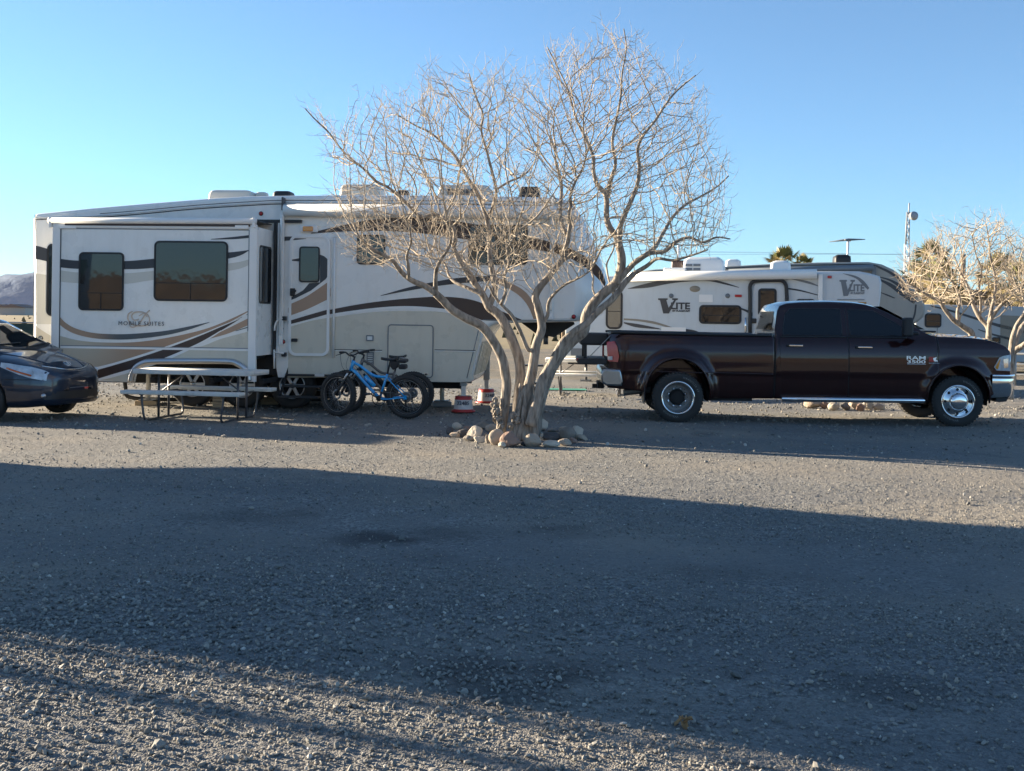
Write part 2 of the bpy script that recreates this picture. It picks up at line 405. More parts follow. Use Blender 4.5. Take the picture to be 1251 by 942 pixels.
o = np_mesh('gravel_surface', V, F, gravel_mat('gravel_ground', .0105), True); tag(o, kind='structure')
# loose stones
ico = bmesh.new(); bmesh.ops.create_icosphere(ico, subdivisions=1, radius=1); IV = np.array([v.co[:] for v in ico.verts]); IF = np.array([[v.index for v in f.verts] for f in ico.faces]); ico.free()
def stones(n, dmin, dmax, smin, smax, power=1.0, xr=.60, bias=None):
    out = []
    d = np.sqrt(rng.uniform(dmin**2, dmax**2, n)); x = rng.uniform(-xr, xr, n)*d
    s = smin*(smax/smin)**(rng.random(n)**power)
    if bias is not None:
        k = bias(x, d) > rng.random(n); x, d, s = x[k], d[k], s[k]
    return x, d, s
sets = [stones(130000, 3.3, 11.5, .0035, .009, 1.6, bias=lambda x, d: np.clip((12-d)/5.5, 0, 1)*(.55+.45*np.sin(x*.8+d*2.1))), stones(44000, 3.3, 7.0, .005, .014, 1.4, bias=lambda x, d: np.clip(1.1-(x+2.2)/3.2, .12, 1)*np.clip((7.2-d)/2.2, 0.15, 1)),
        stones(22000, 7.0, 20.0, .005, .012, 2.2, bias=lambda x, d: np.clip((d-6.5)/3, 0, 1)*np.clip((21-d)/9, 0, 1)), stones(160, 4, 16, .016, .026, 2.0), stones(14000, 14.0, 27.0, .010, .028, 2.2, bias=lambda x, d: np.clip((d-13)/6, 0, 1))]
x = np.concatenate([s[0] for s in sets]); d = np.concatenate([s[1] for s in sets]); s_ = np.concatenate([s[2] for s in sets])
# thin patches: less loose gravel where wheels pass
keep = rng.random(len(x)) < .35+.65*(np.sin(x*.35+d*1.4+.5*np.sin(x*1.3))*.5+.5); x, d, s_ = x[keep], d[keep], s_[keep]
n = len(x); sv = IV[None]*(1+rng.uniform(-.28,.28,(n,12,1)))
sv = sv*np.stack([rng.uniform(.75,1.35,n), rng.uniform(.75,1.35,n), rng.uniform(.5,.85,n)], 1)[:,None,:]
q = rng.normal(size=(n,4)); q[:,1:3] *= .35; q /= np.linalg.norm(q, axis=1)[:,None]; a,b,c,e = q.T
R = np.stack([1-2*(c*c+e*e),2*(b*c-a*e),2*(b*e+a*c),2*(b*c+a*e),1-2*(b*b+e*e),2*(c*e-a*b),2*(b*e-a*c),2*(c*e+a*b),1-2*(b*b+c*c)],1).reshape(n,3,3)
sv = np.einsum('nij,nkj->nki', R, sv)*s_[:,None,None]
sv += np.stack([x, d, gh(x, d)+.001+s_*.35], 1)[:,None,:]
SF = (IF[None]+(np.arange(n)*12)[:,None,None]).reshape(-1,3)
def stone_mat():
    m = bpy.data.materials.new('loose_stone'); m.use_nodes = True; nt = m.node_tree; p = nt.nodes['Principled BSDF']; L = nt.links.new
    gm = N(nt, 'ShaderNodeNewGeometry'); r = N(nt, 'ShaderNodeValToRGB'); e = r.color_ramp.elements
    e[0].color = (.12,.117,.11,1); e[1].color = (.50,.47,.42,1); e[1].position = 1
    for pos, c in ((.35,(.19,.185,.17,1)),(.7,(.26,.25,.225,1)),(.95,(.34,.30,.25,1))):
        k = e.new(pos); k.color = c
    L(gm.outputs['Random Per Island'], r.inputs[0]); L(r.outputs[0], p.inputs['Base Color']); p.inputs['Roughness'].default_value = .85
    return m
o = np_mesh('loose_gravel', sv.reshape(-1,3), SF, stone_mat()); tag(o, 'loose grey and tan gravel strewn over the lot', 'gravel', kind='stuff')

# mountains
def ridge(name, d, prof, depth, m):
    mb = MB(); xs = [p[0] for p in prof]; zs = [p[1] for p in prof]; X0, X1 = xs[0], xs[-1]; n = 160; rowsn = 14; pts = []
    for i in range(n+1):
        X = X0+(X1-X0)*i/n; z = interp(X, xs, zs); row = []
        for j in range(rowsn+1):
            t = j/rowsn; prof_ = math.sin(min(1, t*1.35)*PI/2)**1.2
            zz = z*prof_*(1+.10*math.sin(i*.9+j*1.7)*(1-t)+.07*math.sin(i*2.3+j)) + random.uniform(-1,1)*z*.02
            row.append((X+math.sin(i*.5+j)*20, d+depth*t, zz if j else -5))
        pts.append(row)
    mb.grid(pts, m); return mb.build(name)
mtn = mat('hazy_mountain', (.055,.11,.21), .95, var=.25, scale=.004, bump=20, bscale=.01)  # blue of distant haze is put into the base colour
def mx_(px, py, d): p = at(px, py, d); return (p.x, p.z)
D = 5200
o = ridge('mountains', D-600, [(-6100,40)]+[mx_(a, b, D) for a, b in ((-420,366),(-300,352),(-160,358),(-60,351),(-10,345),(33,339),(80,333),(150,335),(230,343),(330,352),(430,362),(560,368),(720,373),(900,378),(1100,382),(1400,388))]+[(6100,40)], 600, mtn)
tag(o, kind='structure')
# added behind the camera, so that glass and paint have a horizon to mirror
o = ridge('reflection_hills', -1300, [(-5000,20),(-2500,60),(-1300,70),(-700,52),(-300,66),(100,58),(500,72),(900,55),(2500,70),(5000,20)], -500, mat('reflection_hills_dry', (.19,.135,.085), .95, var=.35, scale=.01, bump=6, bscale=.03)); tag(o, kind='structure')
# ================================================================== the big fifth wheel trailer
def flat(off): return lambda x, z: off
def stripe(F, top, bot, yo=0.0, n=6):
    a = sm(top, n) if len(top) > 2 else top; b = sm(bot, n) if len(bot) > 2 else bot
    p = a+b[::-1]; out = []
    for q in p:
        if not out or (abs(q[0]-out[-1][0])+abs(q[1]-out[-1][1])) > .02: out.append(q)
    if abs(out[0][0]-out[-1][0])+abs(out[0][1]-out[-1][1]) < .02: out.pop()
    return F.P(out, yo)
def text_mesh(s, size, m, bold=0.0, shear=0.0, sx=1.0, ext=.002, space=1.0):
    cu = bpy.data.curves.new('lettering', 'FONT'); cu.body = s; cu.size = size; cu.offset = bold; cu.shear = shear; cu.extrude = ext; cu.space_character = space
    cu.resolution_u = 3; o = bpy.data.objects.new('lettering', cu); COL.objects.link(o)
    dg = bpy.context.evaluated_depsgraph_get(); dg.update(); me = bpy.data.meshes.new_from_object(o.evaluated_get(dg)); bpy.data.objects.remove(o)
    me.materials.clear(); me.materials.append(m)
    # stand upright facing -y, left edge at x=0
    xs = [v.co.x for v in me.vertices]; x0 = min(xs) if xs else 0
    for v in me.vertices: v.co = Vector(((v.co.x-x0)*sx, -v.co.z, v.co.y))
    return me
def lettering(s, F, x0, y0, x1, ybase, yo, m, parent, name='lettering', h=None, **k):
    """words from px x0 to x1, cap height from py y0 to ybase"""
    a = F.L(x0, ybase, yo); b = F.L(x1, ybase, yo); t = F.L(x0, y0, yo); H = t[1]-a[1]
    me = text_mesh(s, H/.70, m, **k); wd = max(v.co.x for v in me.vertices); f = (b[0]-a[0])/wd
    for v in me.vertices: v.co.x *= f
    o = bpy.data.objects.new(name, me); COL.objects.link(o); o.parent = parent; o.location = (a[0], yo-.006, a[1]); return o
def window(F, parent, x0, y0, x1, y1, r=.09, yo=0.0, bar=None, fr=.028, name='window', blind=True):
    a = F.L(x0, y1, yo); b = F.L(x1, y0, yo); poly = rrect(a[0], a[1], b[0], b[1], r, 6)
    mb = MB(); mb.prism(ring_poly(poly, fr*.6), yo-.014, yo+.004, glass); wo_ = mb.build(name, parent)
    fm = MB(); frame_mb(fm, poly, fr, yo-.020, yo+.002, black_frame)
    if bar == 'h': z = (a[1]*.55+b[1]*.45); fm.box(((a[0]+b[0])/2, yo-.018, z), (b[0]-a[0]-.04, .012, .018), black_frame)
    if bar == 'v': x = (a[0]+b[0])/2; fm.box((x, yo-.018, (a[1]+b[1])/2), (.018, .012, b[1]-a[1]-.04), black_frame)
    if bar == 'm':
        z = a[1]*.70+b[1]*.30; fm.box(((a[0]+b[0])/2, yo-.018, z), (b[0]-a[0]-.04, .008, .012), black_frame)
        fm.box(((a[0]+b[0])/2, yo-.018, (a[1]+z)/2), (.010, .008, z-a[1]), black_frame)
    fm.build('window_frame', wo_); return wo_
def trailer_wheel(parent, c, R=.37, W=.24, spokes=6):
    w_ = MB(); M = Yaxis(c); r = R*.56
    w_.lathe([(r,-W*.42),(R*.86,-W*.5),(R*.95,-W*.44),(R,-W*.3),(R,W*.3),(R*.95,W*.44),(R*.86,W*.5),(r,W*.42)], rubber, 36, M, closed=True)
    o = w_.build('wheel', parent)
    h = MB(); h.lathe([(r*1.02,W*.40),(r*1.02,W*.44),(r*.93,W*.40),(r*.90,W*.12),(r*.86,-.02)], alu, 32, M)
    h.lathe([(r*.86,-.02),(.001,-.02)], dark, 24, M)
    h.lathe([(.001,W*.46),(r*.2,W*.44),(r*.24,W*.2),(r*.24,0)], alu, 16, M)
    for i in range(spokes):
        q = 2*PI*i/spokes; 
        a = M @ Vector((r*.15*math.cos(q), r*.15*math.sin(q), W*.30)); b = M @ Vector((r*.93*math.cos(q), r*.93*math.sin(q), W*.26)); c2 = (a+b)/2
        h.box(c2, ((b-a).length, .03, r*.26), alu, Matrix.Rotation(-math.atan2(b.z-a.z, b.x-a.x), 3, 'Y'), bev=.008)
    h.build('rim', o); return o

FW = Frame(566, 18.9, 4.0); SL = -0.95
rv = thing('fifth_wheel_trailer', 'long white and beige fifth-wheel trailer with brown swooshes and the big slide-out', 'fifth-wheel trailer'); FW.place(rv)
WID = 2.5
# main shell
out = [(33,438),(33,268),(35,262),(40,260.5),(110,254),(180,248),(250,242.5),(300,239.5),(360,238.5),(440,238),(560,238.5),(680,241),(700,246),(713,262),(725,288),(738,322),(747,346),(749,358),(746,371),(736,383),(719,391),(700,393.5),(660,394),(618,394.5),(606,396),(597,400),(591,408),(588,416),(582,440),(577,462),(574,467.5),(408,465.5)]
out += [(406,437.5),(300,437.5),(34,438.5)]
shell = FW.P(out)
x_n0, x_n1 = FW.L(690,300)[0], FW.L(744,300)[0]
mb = MB(); mb.rprism(shell, 0, WID, .07, white, nose=(x_n0, x_n1, .55), tail=(FW.L(60,300)[0], FW.L(33,300)[0], .12), mid=14)
body = mb.build('body', rv, normals=True)
S = lambda o_, b_, m_, yo=0.0, off=0.004: (MB().patch(stripe(FW, o_, b_, yo), flat(yo), off, m_, dz=0, thick=.001))
gfx = MB()
def G(top, bot, m_, yo=0.0, off=.005, target=None):
    (target or gfx).patch(stripe(FW, top, bot, yo), flat(yo), off, m_, dz=0, smooth=False)
# beige lower side, right of the door
G([(352,399),(405,388),(460,381),(500,380),(545,382),(575,391),(588,402)], [(352,461.5),(405,461.5),(460,464),(500,465.5),(573,466),(577,452),(586,418)], beige, off=.003)
G([(43.5,398),(52,404),(65,412)], [(43.5,433),(50,434),(65,435)], beige, off=.003)
G([(43.5,334),(65,337)], [(43.5,396),(65,396)], beige_in, off=.002)
# swooshes on the front part
G([(352,392),(380,384),(408,377.5),(450,370),(500,364.5),(540,362.5),(575,366),(605,377),(637,390.5)], [(352,396.5),(380,390),(408,383),(460,376),(500,374),(540,377),(565,382),(588,391),(637,391.5)], brown)
G([(352,396.5),(380,390),(408,383),(460,376),(500,374),(540,377),(565,382),(588,391)], [(352,400),(380,393),(408,386.5),(460,379.5),(500,378),(540,381),(560,386),(578,392.5)], white2, off=.006)
G([(465,361),(500,351),(530,344.5),(560,339.5),(600,337)], [(465,361.6),(500,355),(530,350),(560,346.5),(600,343)], char)
G([(600,336),(620,344),(640,355),(652,370),(660,388)], [(600,343),(618,351),(634,361),(645,374),(652,390)], tan)
G([(380,284.5),(410,277),(450,269),(490,266),(540,268),(590,276),(640,287),(690,301),(718,315),(733,328),(740,345)], [(380,285.5),(410,283.5),(450,282),(490,283),(540,288),(590,296),(640,303),(688,312),(715,327),(728,338),(739,350)], brown)
G([(335,291),(352,289),(374,290)], [(335,294),(352,294),(374,291)], char)
G([(352,376),(380,366),(404,352)], [(352,382),(380,374),(404,362)], tan)
G([(43.5,300),(50,301.5),(64,306)], [(43.5,316.5),(50,317.5),(64,321)], char)
gfx.build('body_stripes', body)
# the low seam, hatches and lights
mb = MB()
for a, b in (((408,427.5),(467,427.5)), ((531,427.5),(581,428))):
    p, q = FW.L(*a), FW.L(*b); mb.box(((p[0]+q[0])/2, -.006, (p[1]+q[1])/2), (q[0]-p[0], .008, .012), char)
    mb.box(((p[0]+q[0])/2, -.008, (p[1]+q[1])/2-.017), (q[0]-p[0], .008, .010), white2)
p, q = FW.L(43,262), FW.L(43,437); mb.box((p[0], -.004, (p[1]+q[1])/2), (.012,.01,p[1]-q[1]), charg)
p, q = FW.L(34,430), FW.L(65,430); mb.box(((p[0]+q[0])/2, -.004, p[1]), (q[0]-p[0], .008, .010), charg)
p, q = FW.L(586,404), FW.L(574,462); mb.tube([(p[0]-.02,-.002,p[1]),(q[0]-.05,-.002,q[1])], .008, charg, 5)
p, q = FW.L(590,392), FW.L(710,391); mb.box(((p[0]+q[0])/2, -.004, p[1]+.02), (q[0]-p[0], .008, .008), charg)
mb.build('seam_trim', body)
def hatch(x0, y0, x1, y1, r=.06, m=beige, name='baggage_door'):
    a = FW.L(x0, y1); b = FW.L(x1, y0); poly = rrect(a[0], a[1], b[0], b[1], r)
    h = MB(); h.prism(ring_poly(poly, .012), -.016, .002, m); o = h.build(name, rv)
    f = MB(); frame_mb(f, poly, .018, -.021, 0, charg); f.build('door_frame', o)
    return o
hd = hatch(473,397,530,461)
l = MB(); 
for px in (481, 521):
    p = FW.L(px, 457); l.box((p[0], -.025, p[1]), (.05,.012,.03), chrome, bev=.004)
l.build('latch', hd)
hatch(447.5,409.5,456.5,416.5,.01,white2,'service_hatch')
hv = hatch(448,430,457,446,.01,alu,'furnace_vent')
l = MB()
for k in range(5): p = FW.L(452.5, 432.5+k*2.7); l.box((p[0], -.022, p[1]), (.085,.012,.012), char)
l.build('louvre', hv)
def marker(px, py, r=.028, yo=0.0, m=redlens, par=None):
    p = FW.L(px, py, yo); k = MB(); k.lathe([(r*1.35,0),(r*1.35,.012),(r,.014)], blackp, 16, Yaxis((p[0],yo,p[1])))
    k.lathe([(r,.014),(r*.7,.024),(.001,.028)], m, 16, Yaxis((p[0],yo,p[1]))); return k.build('marker_light', par or rv)
marker(319,261); marker(701,387); marker(346,417.5); marker(345,401.5,.015,m=charg); marker(50,413,.030,m=charg)
p = FW.L(378,280); k = MB(); k.box((p[0],-.03,p[1]), (.30,.06,.11), white2, bev=.012); k.box((p[0]-.01,-.055,p[1]), (.17,.06,.085), amber, bev=.012); k.build('porch_light', rv)
# windows in the shell
window(FW, rv, 436,287,471,323, .06); window(FW, rv, 572,275,645,323, .07, bar='h'); window(FW, rv, 57,298,80,386,.09)
# roof edge: white gutter rail with thin charcoal lines along it, and awnings
mb = MB()
gut = sm([(44,266),(110,264),(170,259.5),(240,253),(310,248.5),(350,247),(450,247.5),(600,248),(702,251)], 5)
mb.tube([(FW.L(a,b)[0], -.006, FW.L(a,b)[1]) for a,b in gut], .011, white2, 6); mb.tube([(FW.L(a,b+2.2)[0], -.004, FW.L(a,b+2.2)[1]) for a,b in gut], .008, char, 6)
mb.tube([(FW.L(a,b-2.2)[0], -.002, FW.L(a,b-2.2)[1]) for a,b in gut[6:]], .006, char, 6)
mb.build('roof_gutter', rv)
# patio awning: roll tube, two arms
aw = MB(); a, b = FW.L(349,257), FW.L(703,262)
aw.tube([(a[0],-.09,a[1]-.0),(b[0],-.09,b[1]+.02)], .105, white2, 20)
aw.box(((a[0]+b[0])/2, -.03, (a[1]+b[1])/2+.10), (b[0]-a[0], .06, .03), white2)
ao = aw.build('patio_awning', rv)
ar = MB()
for px, yb in ((346.5,421),(675,390)):
    a, b = FW.L(px,261), FW.L(px,yb); ar.box((a[0],-.07,(a[1]+b[1])/2), (.065,.06,a[1]-b[1]), white2, bev=.008); ar.box((a[0],-.115,(a[1]+b[1])/2+.05), (.04,.03,(a[1]-b[1])*.9), alu, bev=.006)
    c = FW.L(px,250); ar.box((a[0]+.02,-.09,c[1]), (.03,.16,.22), char if px < 400 else white2, bev=.006)
ar.build('awning_arm', ao)
# roof equipment
def roofbox(x0, x1, ytop, yc, depth, m, name, zb, rr=.06, taper=.8):
    a = FW.L(x0, 240, yc); b = FW.L(x1, 240, yc); t = FW.L((x0+x1)/2, ytop, yc)[1]; cx = (a[0]+b[0])/2; w_ = (b[0]-a[0]); pts = []
    k = MB()
    for i, (f, z) in enumerate(((1,zb),(1,zb+(t-zb)*.5),(.97,zb+(t-zb)*.8),(.90,zb+(t-zb)*.95),(.78,t))):
        pl = rrect(cx-w_/2*f, yc-depth/2*f, cx+w_/2*f, yc+depth/2*f, rr); pts.append([(x, y, z) for x, y in pl])
    k.grid(pts, m, close=True, flip=False); k.add(pts[-1], [tuple(range(len(pts[-1])))], m)
    return k.build(name, rv, normals=True), (cx, w_, t)
rz = lambda px: FW.L(px, 239)[1]
roofbox(262,314,234.5,1.2,.75,cream,'air_conditioner',rz(300)-.12)
roofbox(314,327,235.5,1.2,.3,cream,'roof_vent',rz(320)-.10)
roofbox(336,358,234.5,1.0,.4,blackp,'roof_vent',rz(350)-.10)
ac,(cx,w_,t) = roofbox(420,468,227.5,1.2,.75,cream,'air_conditioner',rz(450)-.10)
ac,(cx,w_,t) = roofbox(538,602,228.5,1.25,.80,cream,'air_conditioner',rz(560)-.10)
k = MB(); 
for i in range(6): k.box((cx-w_*.28+i*.08,.83,t-.13), (.05,.03,.10), char)
k.build('grille', ac)
roofbox(635,660,229.5,1.2,.5,blackp,'roof_vent',rz(650)-.10)
roofbox(486,500,233,1.0,.3,blackp,'roof_vent',rz(490)-.10)

# ---- slide-out
F_ = FW
def SP(pts): return FW.P(pts, SL)
so_poly = SP([(65,273.5),(312,274.5),(312,466.5),(305,466),(303,455),(298,447),(290,442.5),(280,441),(188,441),(176,444),(168,451),(164,462),(163.5,466.5),(65,465)])
mb = MB(); mb.prism(so_poly, SL, SL+.06, white); sb = SP([(66.5,274.5),(311.9,275.5),(311.9,433.5),(66.5,433.5)])
x0_, x1_ = min(q[0] for q in sb)+.02, max(q[0] for q in sb)-.002; z1_ = max(q[1] for q in sb)-.02; z0_ = FW.L(322,434,-.5)[1]
mb.box(((x0_+x1_)/2, (SL+.062+.02)/2, (z0_+z1_)/2), (x1_-x0_, .02-SL-.062, z1_-z0_), white); sld = mb.build('slide_out', rv)
tr = MB()
a = FW.L(65,274,SL); b = FW.L(312,466,SL)
def bar(tg, x0, y0, x1, y1, m_, t=.015, yo=SL, w0=None):
    p, q = FW.L(x0, y0, yo), FW.L(x1, y1, yo); xa, xb = sorted((p[0],q[0])); za, zb = sorted((p[1],q[1]))
    tg.box(((xa+xb)/2, yo-t/2, (za+zb)/2), (max(xb-xa,.004), t, max(zb-za,.004)), m_, bev=min(.004, t/3))
bar(tr, 65,273.5, 71.5,465, white2, .022); bar(tr, 305.5,274.5, 312,466.5, white2, .022); bar(tr, 71.5,273.8, 305.5,279.5, white2, .022)
bar(tr, 71.6,279.6, 72.6,464.5, char, .006); bar(tr, 304,281, 305.2,405, charg, .006); bar(tr, 303.6,405, 305.2,464, white2, .02); bar(tr, 72.5,279.7, 304,280.5, charg, .006)
tr.build('flange', sld)
ga = MB()
def GS(top, bot, m_, off=.004): G(top, bot, m_, SL, off, ga)
GS([(72.6,330),(97,333),(150,334),(188,331),(279,322),(304,317)], [(72.6,344),(97,346),(150,347),(188,342),(279,331),(304,324)], beige_in, .0025)
GS([(72.6,410),(100,417),(130,419.5),(165,419.5),(200,418),(240,424),(270,414),(304,405)], [(72.6,464.5),(100,464.7),(130,465),(163.5,466),(167,451),(188,441),(280,441),(303.6,458)], beige, .0025)
GS([(72.6,316),(96,318.5),(152,319),(190,316),(279,308.5),(304,305.5)], [(72.6,326.5),(96,328.5),(152,329),(190,327),(279,316),(304,306.5)], char)
GS([(258,292),(285,289.5),(304,287.3)], [(258,292.6),(285,292.3),(304,290.8)], char)
fade1 = fade_mat('tan_to_grey_vinyl', (.40,.27,.18), (.085,.10,.11), FW.L(105,400,SL)[0], FW.L(150,400,SL)[0])
fade2 = fade_mat('beige_to_tan_vinyl', (.54,.49,.385), (.40,.26,.17), FW.L(84,420,SL)[0], FW.L(175,420,SL)[0])
GS([(72.6,386),(80,394),(92,401),(110,406),(130,408),(160,408),(200,404.5),(230,399),(256,393.5)], [(72.6,396),(80,402),(92,408),(110,412.5),(130,414.5),(160,414.5),(200,410),(230,403),(256,394)], fade1, .005)
GS([(74,411),(100,416.5),(130,418.5),(165,418),(200,413.5),(240,405),(270,395),(308,377.5)], [(74,430),(90,444),(106,452.5),(140,443.5),(190,428),(240,410.5),(275,396.5),(308,378.2)], fade2)
GS([(104,451.5),(140,443),(190,427.5),(240,410),(270,398),(300,386)], [(104,456),(140,446),(190,430.5),(240,412),(270,399.4),(300,386.7)], white2, .006)
GS([(106,455),(140,445.5),(190,430),(240,412),(270,399),(296,387)], [(114,465),(140,457),(190,442),(240,421),(270,404),(296,388)], brown, .005)
GS([(114,464.5),(140,456.5),(190,441.5),(240,420.5),(270,403.5)], [(120,465),(140,460.5),(190,445.5),(240,423.5),(270,405)], white2, .006)
GS([(252,414),(280,400.5),(312,384.5)], [(252,415),(280,407),(312,393.5)], tan, .005)
GS([(288,404),(312,396.5)], [(288,404.6),(312,398)], char, .005); GS([(301,384.5),(312,378.5)], [(301,385),(312,380.5)], char, .005)
ga.build('slide_stripes', sld)
k = MB(); bar(k, 74,424.4, 303,425.3, charg, .006); bar(k, 74,425.3, 303,426.3, white2, .008); k.build('seam_trim', sld)
window(FW, sld, 96,308.5,152,379, .075, SL, 'm'); window(FW, sld, 188,295,279,367.5, .085, SL, 'm')
# monogram and words
lettering('MOBILE SUITES', FW, 145, 392.3, 200.5, 397.2, SL-.02, char, sld, bold=.0, space=1.25)
mono = MB(); gold = mat('gold_script', (.62,.50,.40), .3)
def script(pts, w_=.010):
    pp = sm([FW.L(x, y, SL) for x, y in pts], 6); mono.tube([(x, SL-.010, z) for x, z in pp], w_, gold, 6)
script([(162,380.5),(157,384),(157,391),(163,396.5),(172,398),(181,396),(183,390),(180,384),(173,381),(165,381.5),(161,386),(164,391),(170,390)])
script([(183,379),(178,384),(174,390),(169,397),(163,399.5),(159,398.5)]); script([(170,386),(176,383),(180,387)], .006)
mono.build('monogram', sld)
# window and end wall of the slide (faces the nose)
xe = FW.L(312,370,SL)[0]
e = MB(); zt, zb = FW.L(320,300,-.6)[1], FW.L(320,371,-.6)[1]
pl = rrect(-.80, zb, -.12, zt, .07)
e.add([(xe+.010, y, z) for y, z in pl], [tuple(range(len(pl)))], glass); e.add([(xe+.016, y, z) for y, z in pl]+[(xe+.016, y, z) for y, z in ring_poly(pl, .03)], [(i, (i+1)%len(pl), len(pl)+(i+1)%len(pl), len(pl)+i) for i in range(len(pl))], black_frame)
eo = e.build('end_window', sld, normals=True)
# dark flashing where the slide enters the wall
k = MB(); z0, z1 = FW.L(335,272)[1], FW.L(335,437)[1]; xq = xe+.055
k.box((xq, -.03, (z0+z1)/2), (.05,.06,z0-z1), blackp); k.box((xq+.05, -.02, (z0+z1)/2), (.03,.04,z0-z1), white2); k.box(((xe+FW.L(65,300,SL)[0])/2, -.03, z0+.02), (4.3,.06,.05), blackp)
k.build('slide_seal', sld)
k = MB()   # slide awning
a, b = FW.L(60,269.5,SL), FW.L(312,270.5,SL)
k.tube([(a[0],SL-.02,a[1]),(b[0]+.02,SL-.02,b[1])], .048, white2, 14); k.box(((a[0]+b[0])/2+.1, SL-.016, a[1]-.058), (b[0]-a[0]-.35, .03, .035), brown); k.box(((a[0]+b[0])/2, -.45, a[1]+.04), (b[0]-a[0], .95, .012), char)  # brown strip below the tube imitates the dark reflection there
ko = k.build('slide_awning', sld)
k = MB()
for px in (63, 311): p = FW.L(px, 270.5, SL); k.box((p[0], SL-.01, p[1]-.02), (.04,.11,.17), white2, bev=.01)
p = FW.L(74, 276, SL); k.box((p[0]+.12, SL-.02, p[1]-.02), (.30,.03,.05), white2, bev=.008); p = FW.L(296, 276, SL); k.box((p[0], SL-.02, p[1]-.02), (.22,.03,.06), white2, bev=.008)
k.build('bracket', ko)
# wheel-arch fender
k = MB(); ar_ = sm([(160.5,466),(162,458),(167,449),(176,443.5),(188,441.5),(235,441),(280,441.5),(291,444.5),(299,450),(303.5,458),(304.5,465)], 4)
k.tube([(FW.L(a,b,SL)[0], SL-.03, FW.L(a,b,SL)[1]) for a,b in ar_], .048, alu, 14); k.build('wheel_arch_trim', sld)
# ---- entry door
a = FW.L(352.5,434.5); b = FW.L(404.5,287.5); poly = rrect(a[0],a[1],b[0],b[1],.13)
k = MB(); k.prism([(x,z) for x,z in ring_poly(poly,.02)], -.03, .0, white); dr = k.build('entry_door', rv)
f = MB(); frame_mb(f, poly, .045, -.045, 0, white2); f.tube([(b[0]+.07,-.03,b[1]-.02),(b[0]+.07,-.03,a[1]-.02)], .02, white2, 8); f.build('door_frame', dr)
dw = FW.L(366,345); du = FW.L(391.5,301.5); pl = rrect(dw[0],dw[1],du[0],du[1],.05)
k = MB(); k.prism(ring_poly(pl,.012), -.046, -.02, glass); wn = k.build('window', dr); f = MB(); frame_mb(f, pl, .022, -.052, -.02, black_frame); f.build('window_frame', wn)
k = MB(); 
k.patch(FW.P([(391,311),(396,313),(403,319),(403,334),(398,341),(380,355),(362,364),(356,366.5),(356,363),(370,355),(378,346),(391,345)], -.03), flat(-.03), .004, char, dz=0)
k.patch(stripe(FW, [(356,371),(375,362),(400,345)], [(356,385),(375,378),(400,366)], -.03), flat(-.03), .003, tan, dz=0)
k.patch(stripe(FW, [(355,391.5),(380,384),(403,377.5)], [(355,396),(380,389.5),(403,383)], -.03), flat(-.03), .005, brown, dz=0)
k.patch(stripe(FW, [(355,399),(380,392),(403,388)], [(355,432),(380,432.5),(403,433)], -.03), flat(-.03), .002, beige, dz=0)
k.patch(stripe(FW, [(357,291),(374,291.5)], [(357,293.5),(374,292)], -.03), flat(-.03), .004, char, dz=0)
k.patch(stripe(FW, [(355,317.5),(366,315.5)], [(355,318.5),(366,319.5)], -.03), flat(-.03), .004, char, dz=0)
k.build('door_stripes', dr)
k = MB(); p = FW.L(358,357,-.03); k.box((p[0],-.06,p[1]), (.08,.06,.13), blackp, bev=.012); k.box((p[0]+.02,-.10,p[1]+.02), (.10,.03,.04), blackp, bev=.01)
p = FW.L(358,415.5,-.03); k.box((p[0]+.03,-.06,p[1]), (.10,.05,.055), blackp, bev=.012); k.build('handle', dr)
k = MB(); 
gp = [FW.L(346,389),(FW.L(339,396)),(FW.L(338,404)),(FW.L(338,440)),(FW.L(340,449))]
k.tube([(x,-.10,z) for x,z in sm([(346,0)] and [FW.L(347,388.5),FW.L(341,391.5),FW.L(338,398),FW.L(337.5,404)],4)], .017, white2, 8)
a, b = FW.L(337,430), FW.L(348,431.5); k.tube([(a[0],-.10,a[1]),(b[0],-.10,b[1]),(b[0],-.0,b[1])], .017, white2, 8); a, b = FW.L(337,427), FW.L(337,450); k.tube([(a[0],-.10,a[1]),(b[0],-.10,b[1])], .017, white2, 8)
for px, py in ((348,389),(348,433)): p = FW.L(px,py); k.box((p[0],-.05,p[1]), (.07,.1,.07), blackp, bev=.01)
k.build('grab_handle', rv)
p1 = FW.P([(337.5,432),(352,432),(352,448),(347.5,461),(340,461),(337.5,448)]); k = MB(); k.prism(p1, -.012, .02, white); k.build('corner_panel', rv)
# steps
k = MB()
a, b = FW.L(350,438), FW.L(405,463); k.box(((a[0]+b[0])/2, .36, (a[1]+b[1])/2), (b[0]-a[0], .5, a[1]-b[1]), dark)
so_ = k.build('step_well', rv)
k = MB()
for i, (y_, z_) in enumerate(((-.02,.58),(-.20,.40),(-.42,.24))):
    a, b = FW.L(353-i*2,450), FW.L(402-i*2,450); k.box(((a[0]+b[0])/2, y_, z_), (b[0]-a[0], .24, .03), blackp, bev=.006)
for px in (350, 403): a = FW.L(px,450); k.box((a[0], -.20, .40), (.02,.55,.06), black_frame, rot('X',38))
k.build('step', so_)
p = FW.L(393,443); k = MB(); k.box((p[0], -.145, .585), (.16,.006,.045), alu); k.build('rating_plate', so_)
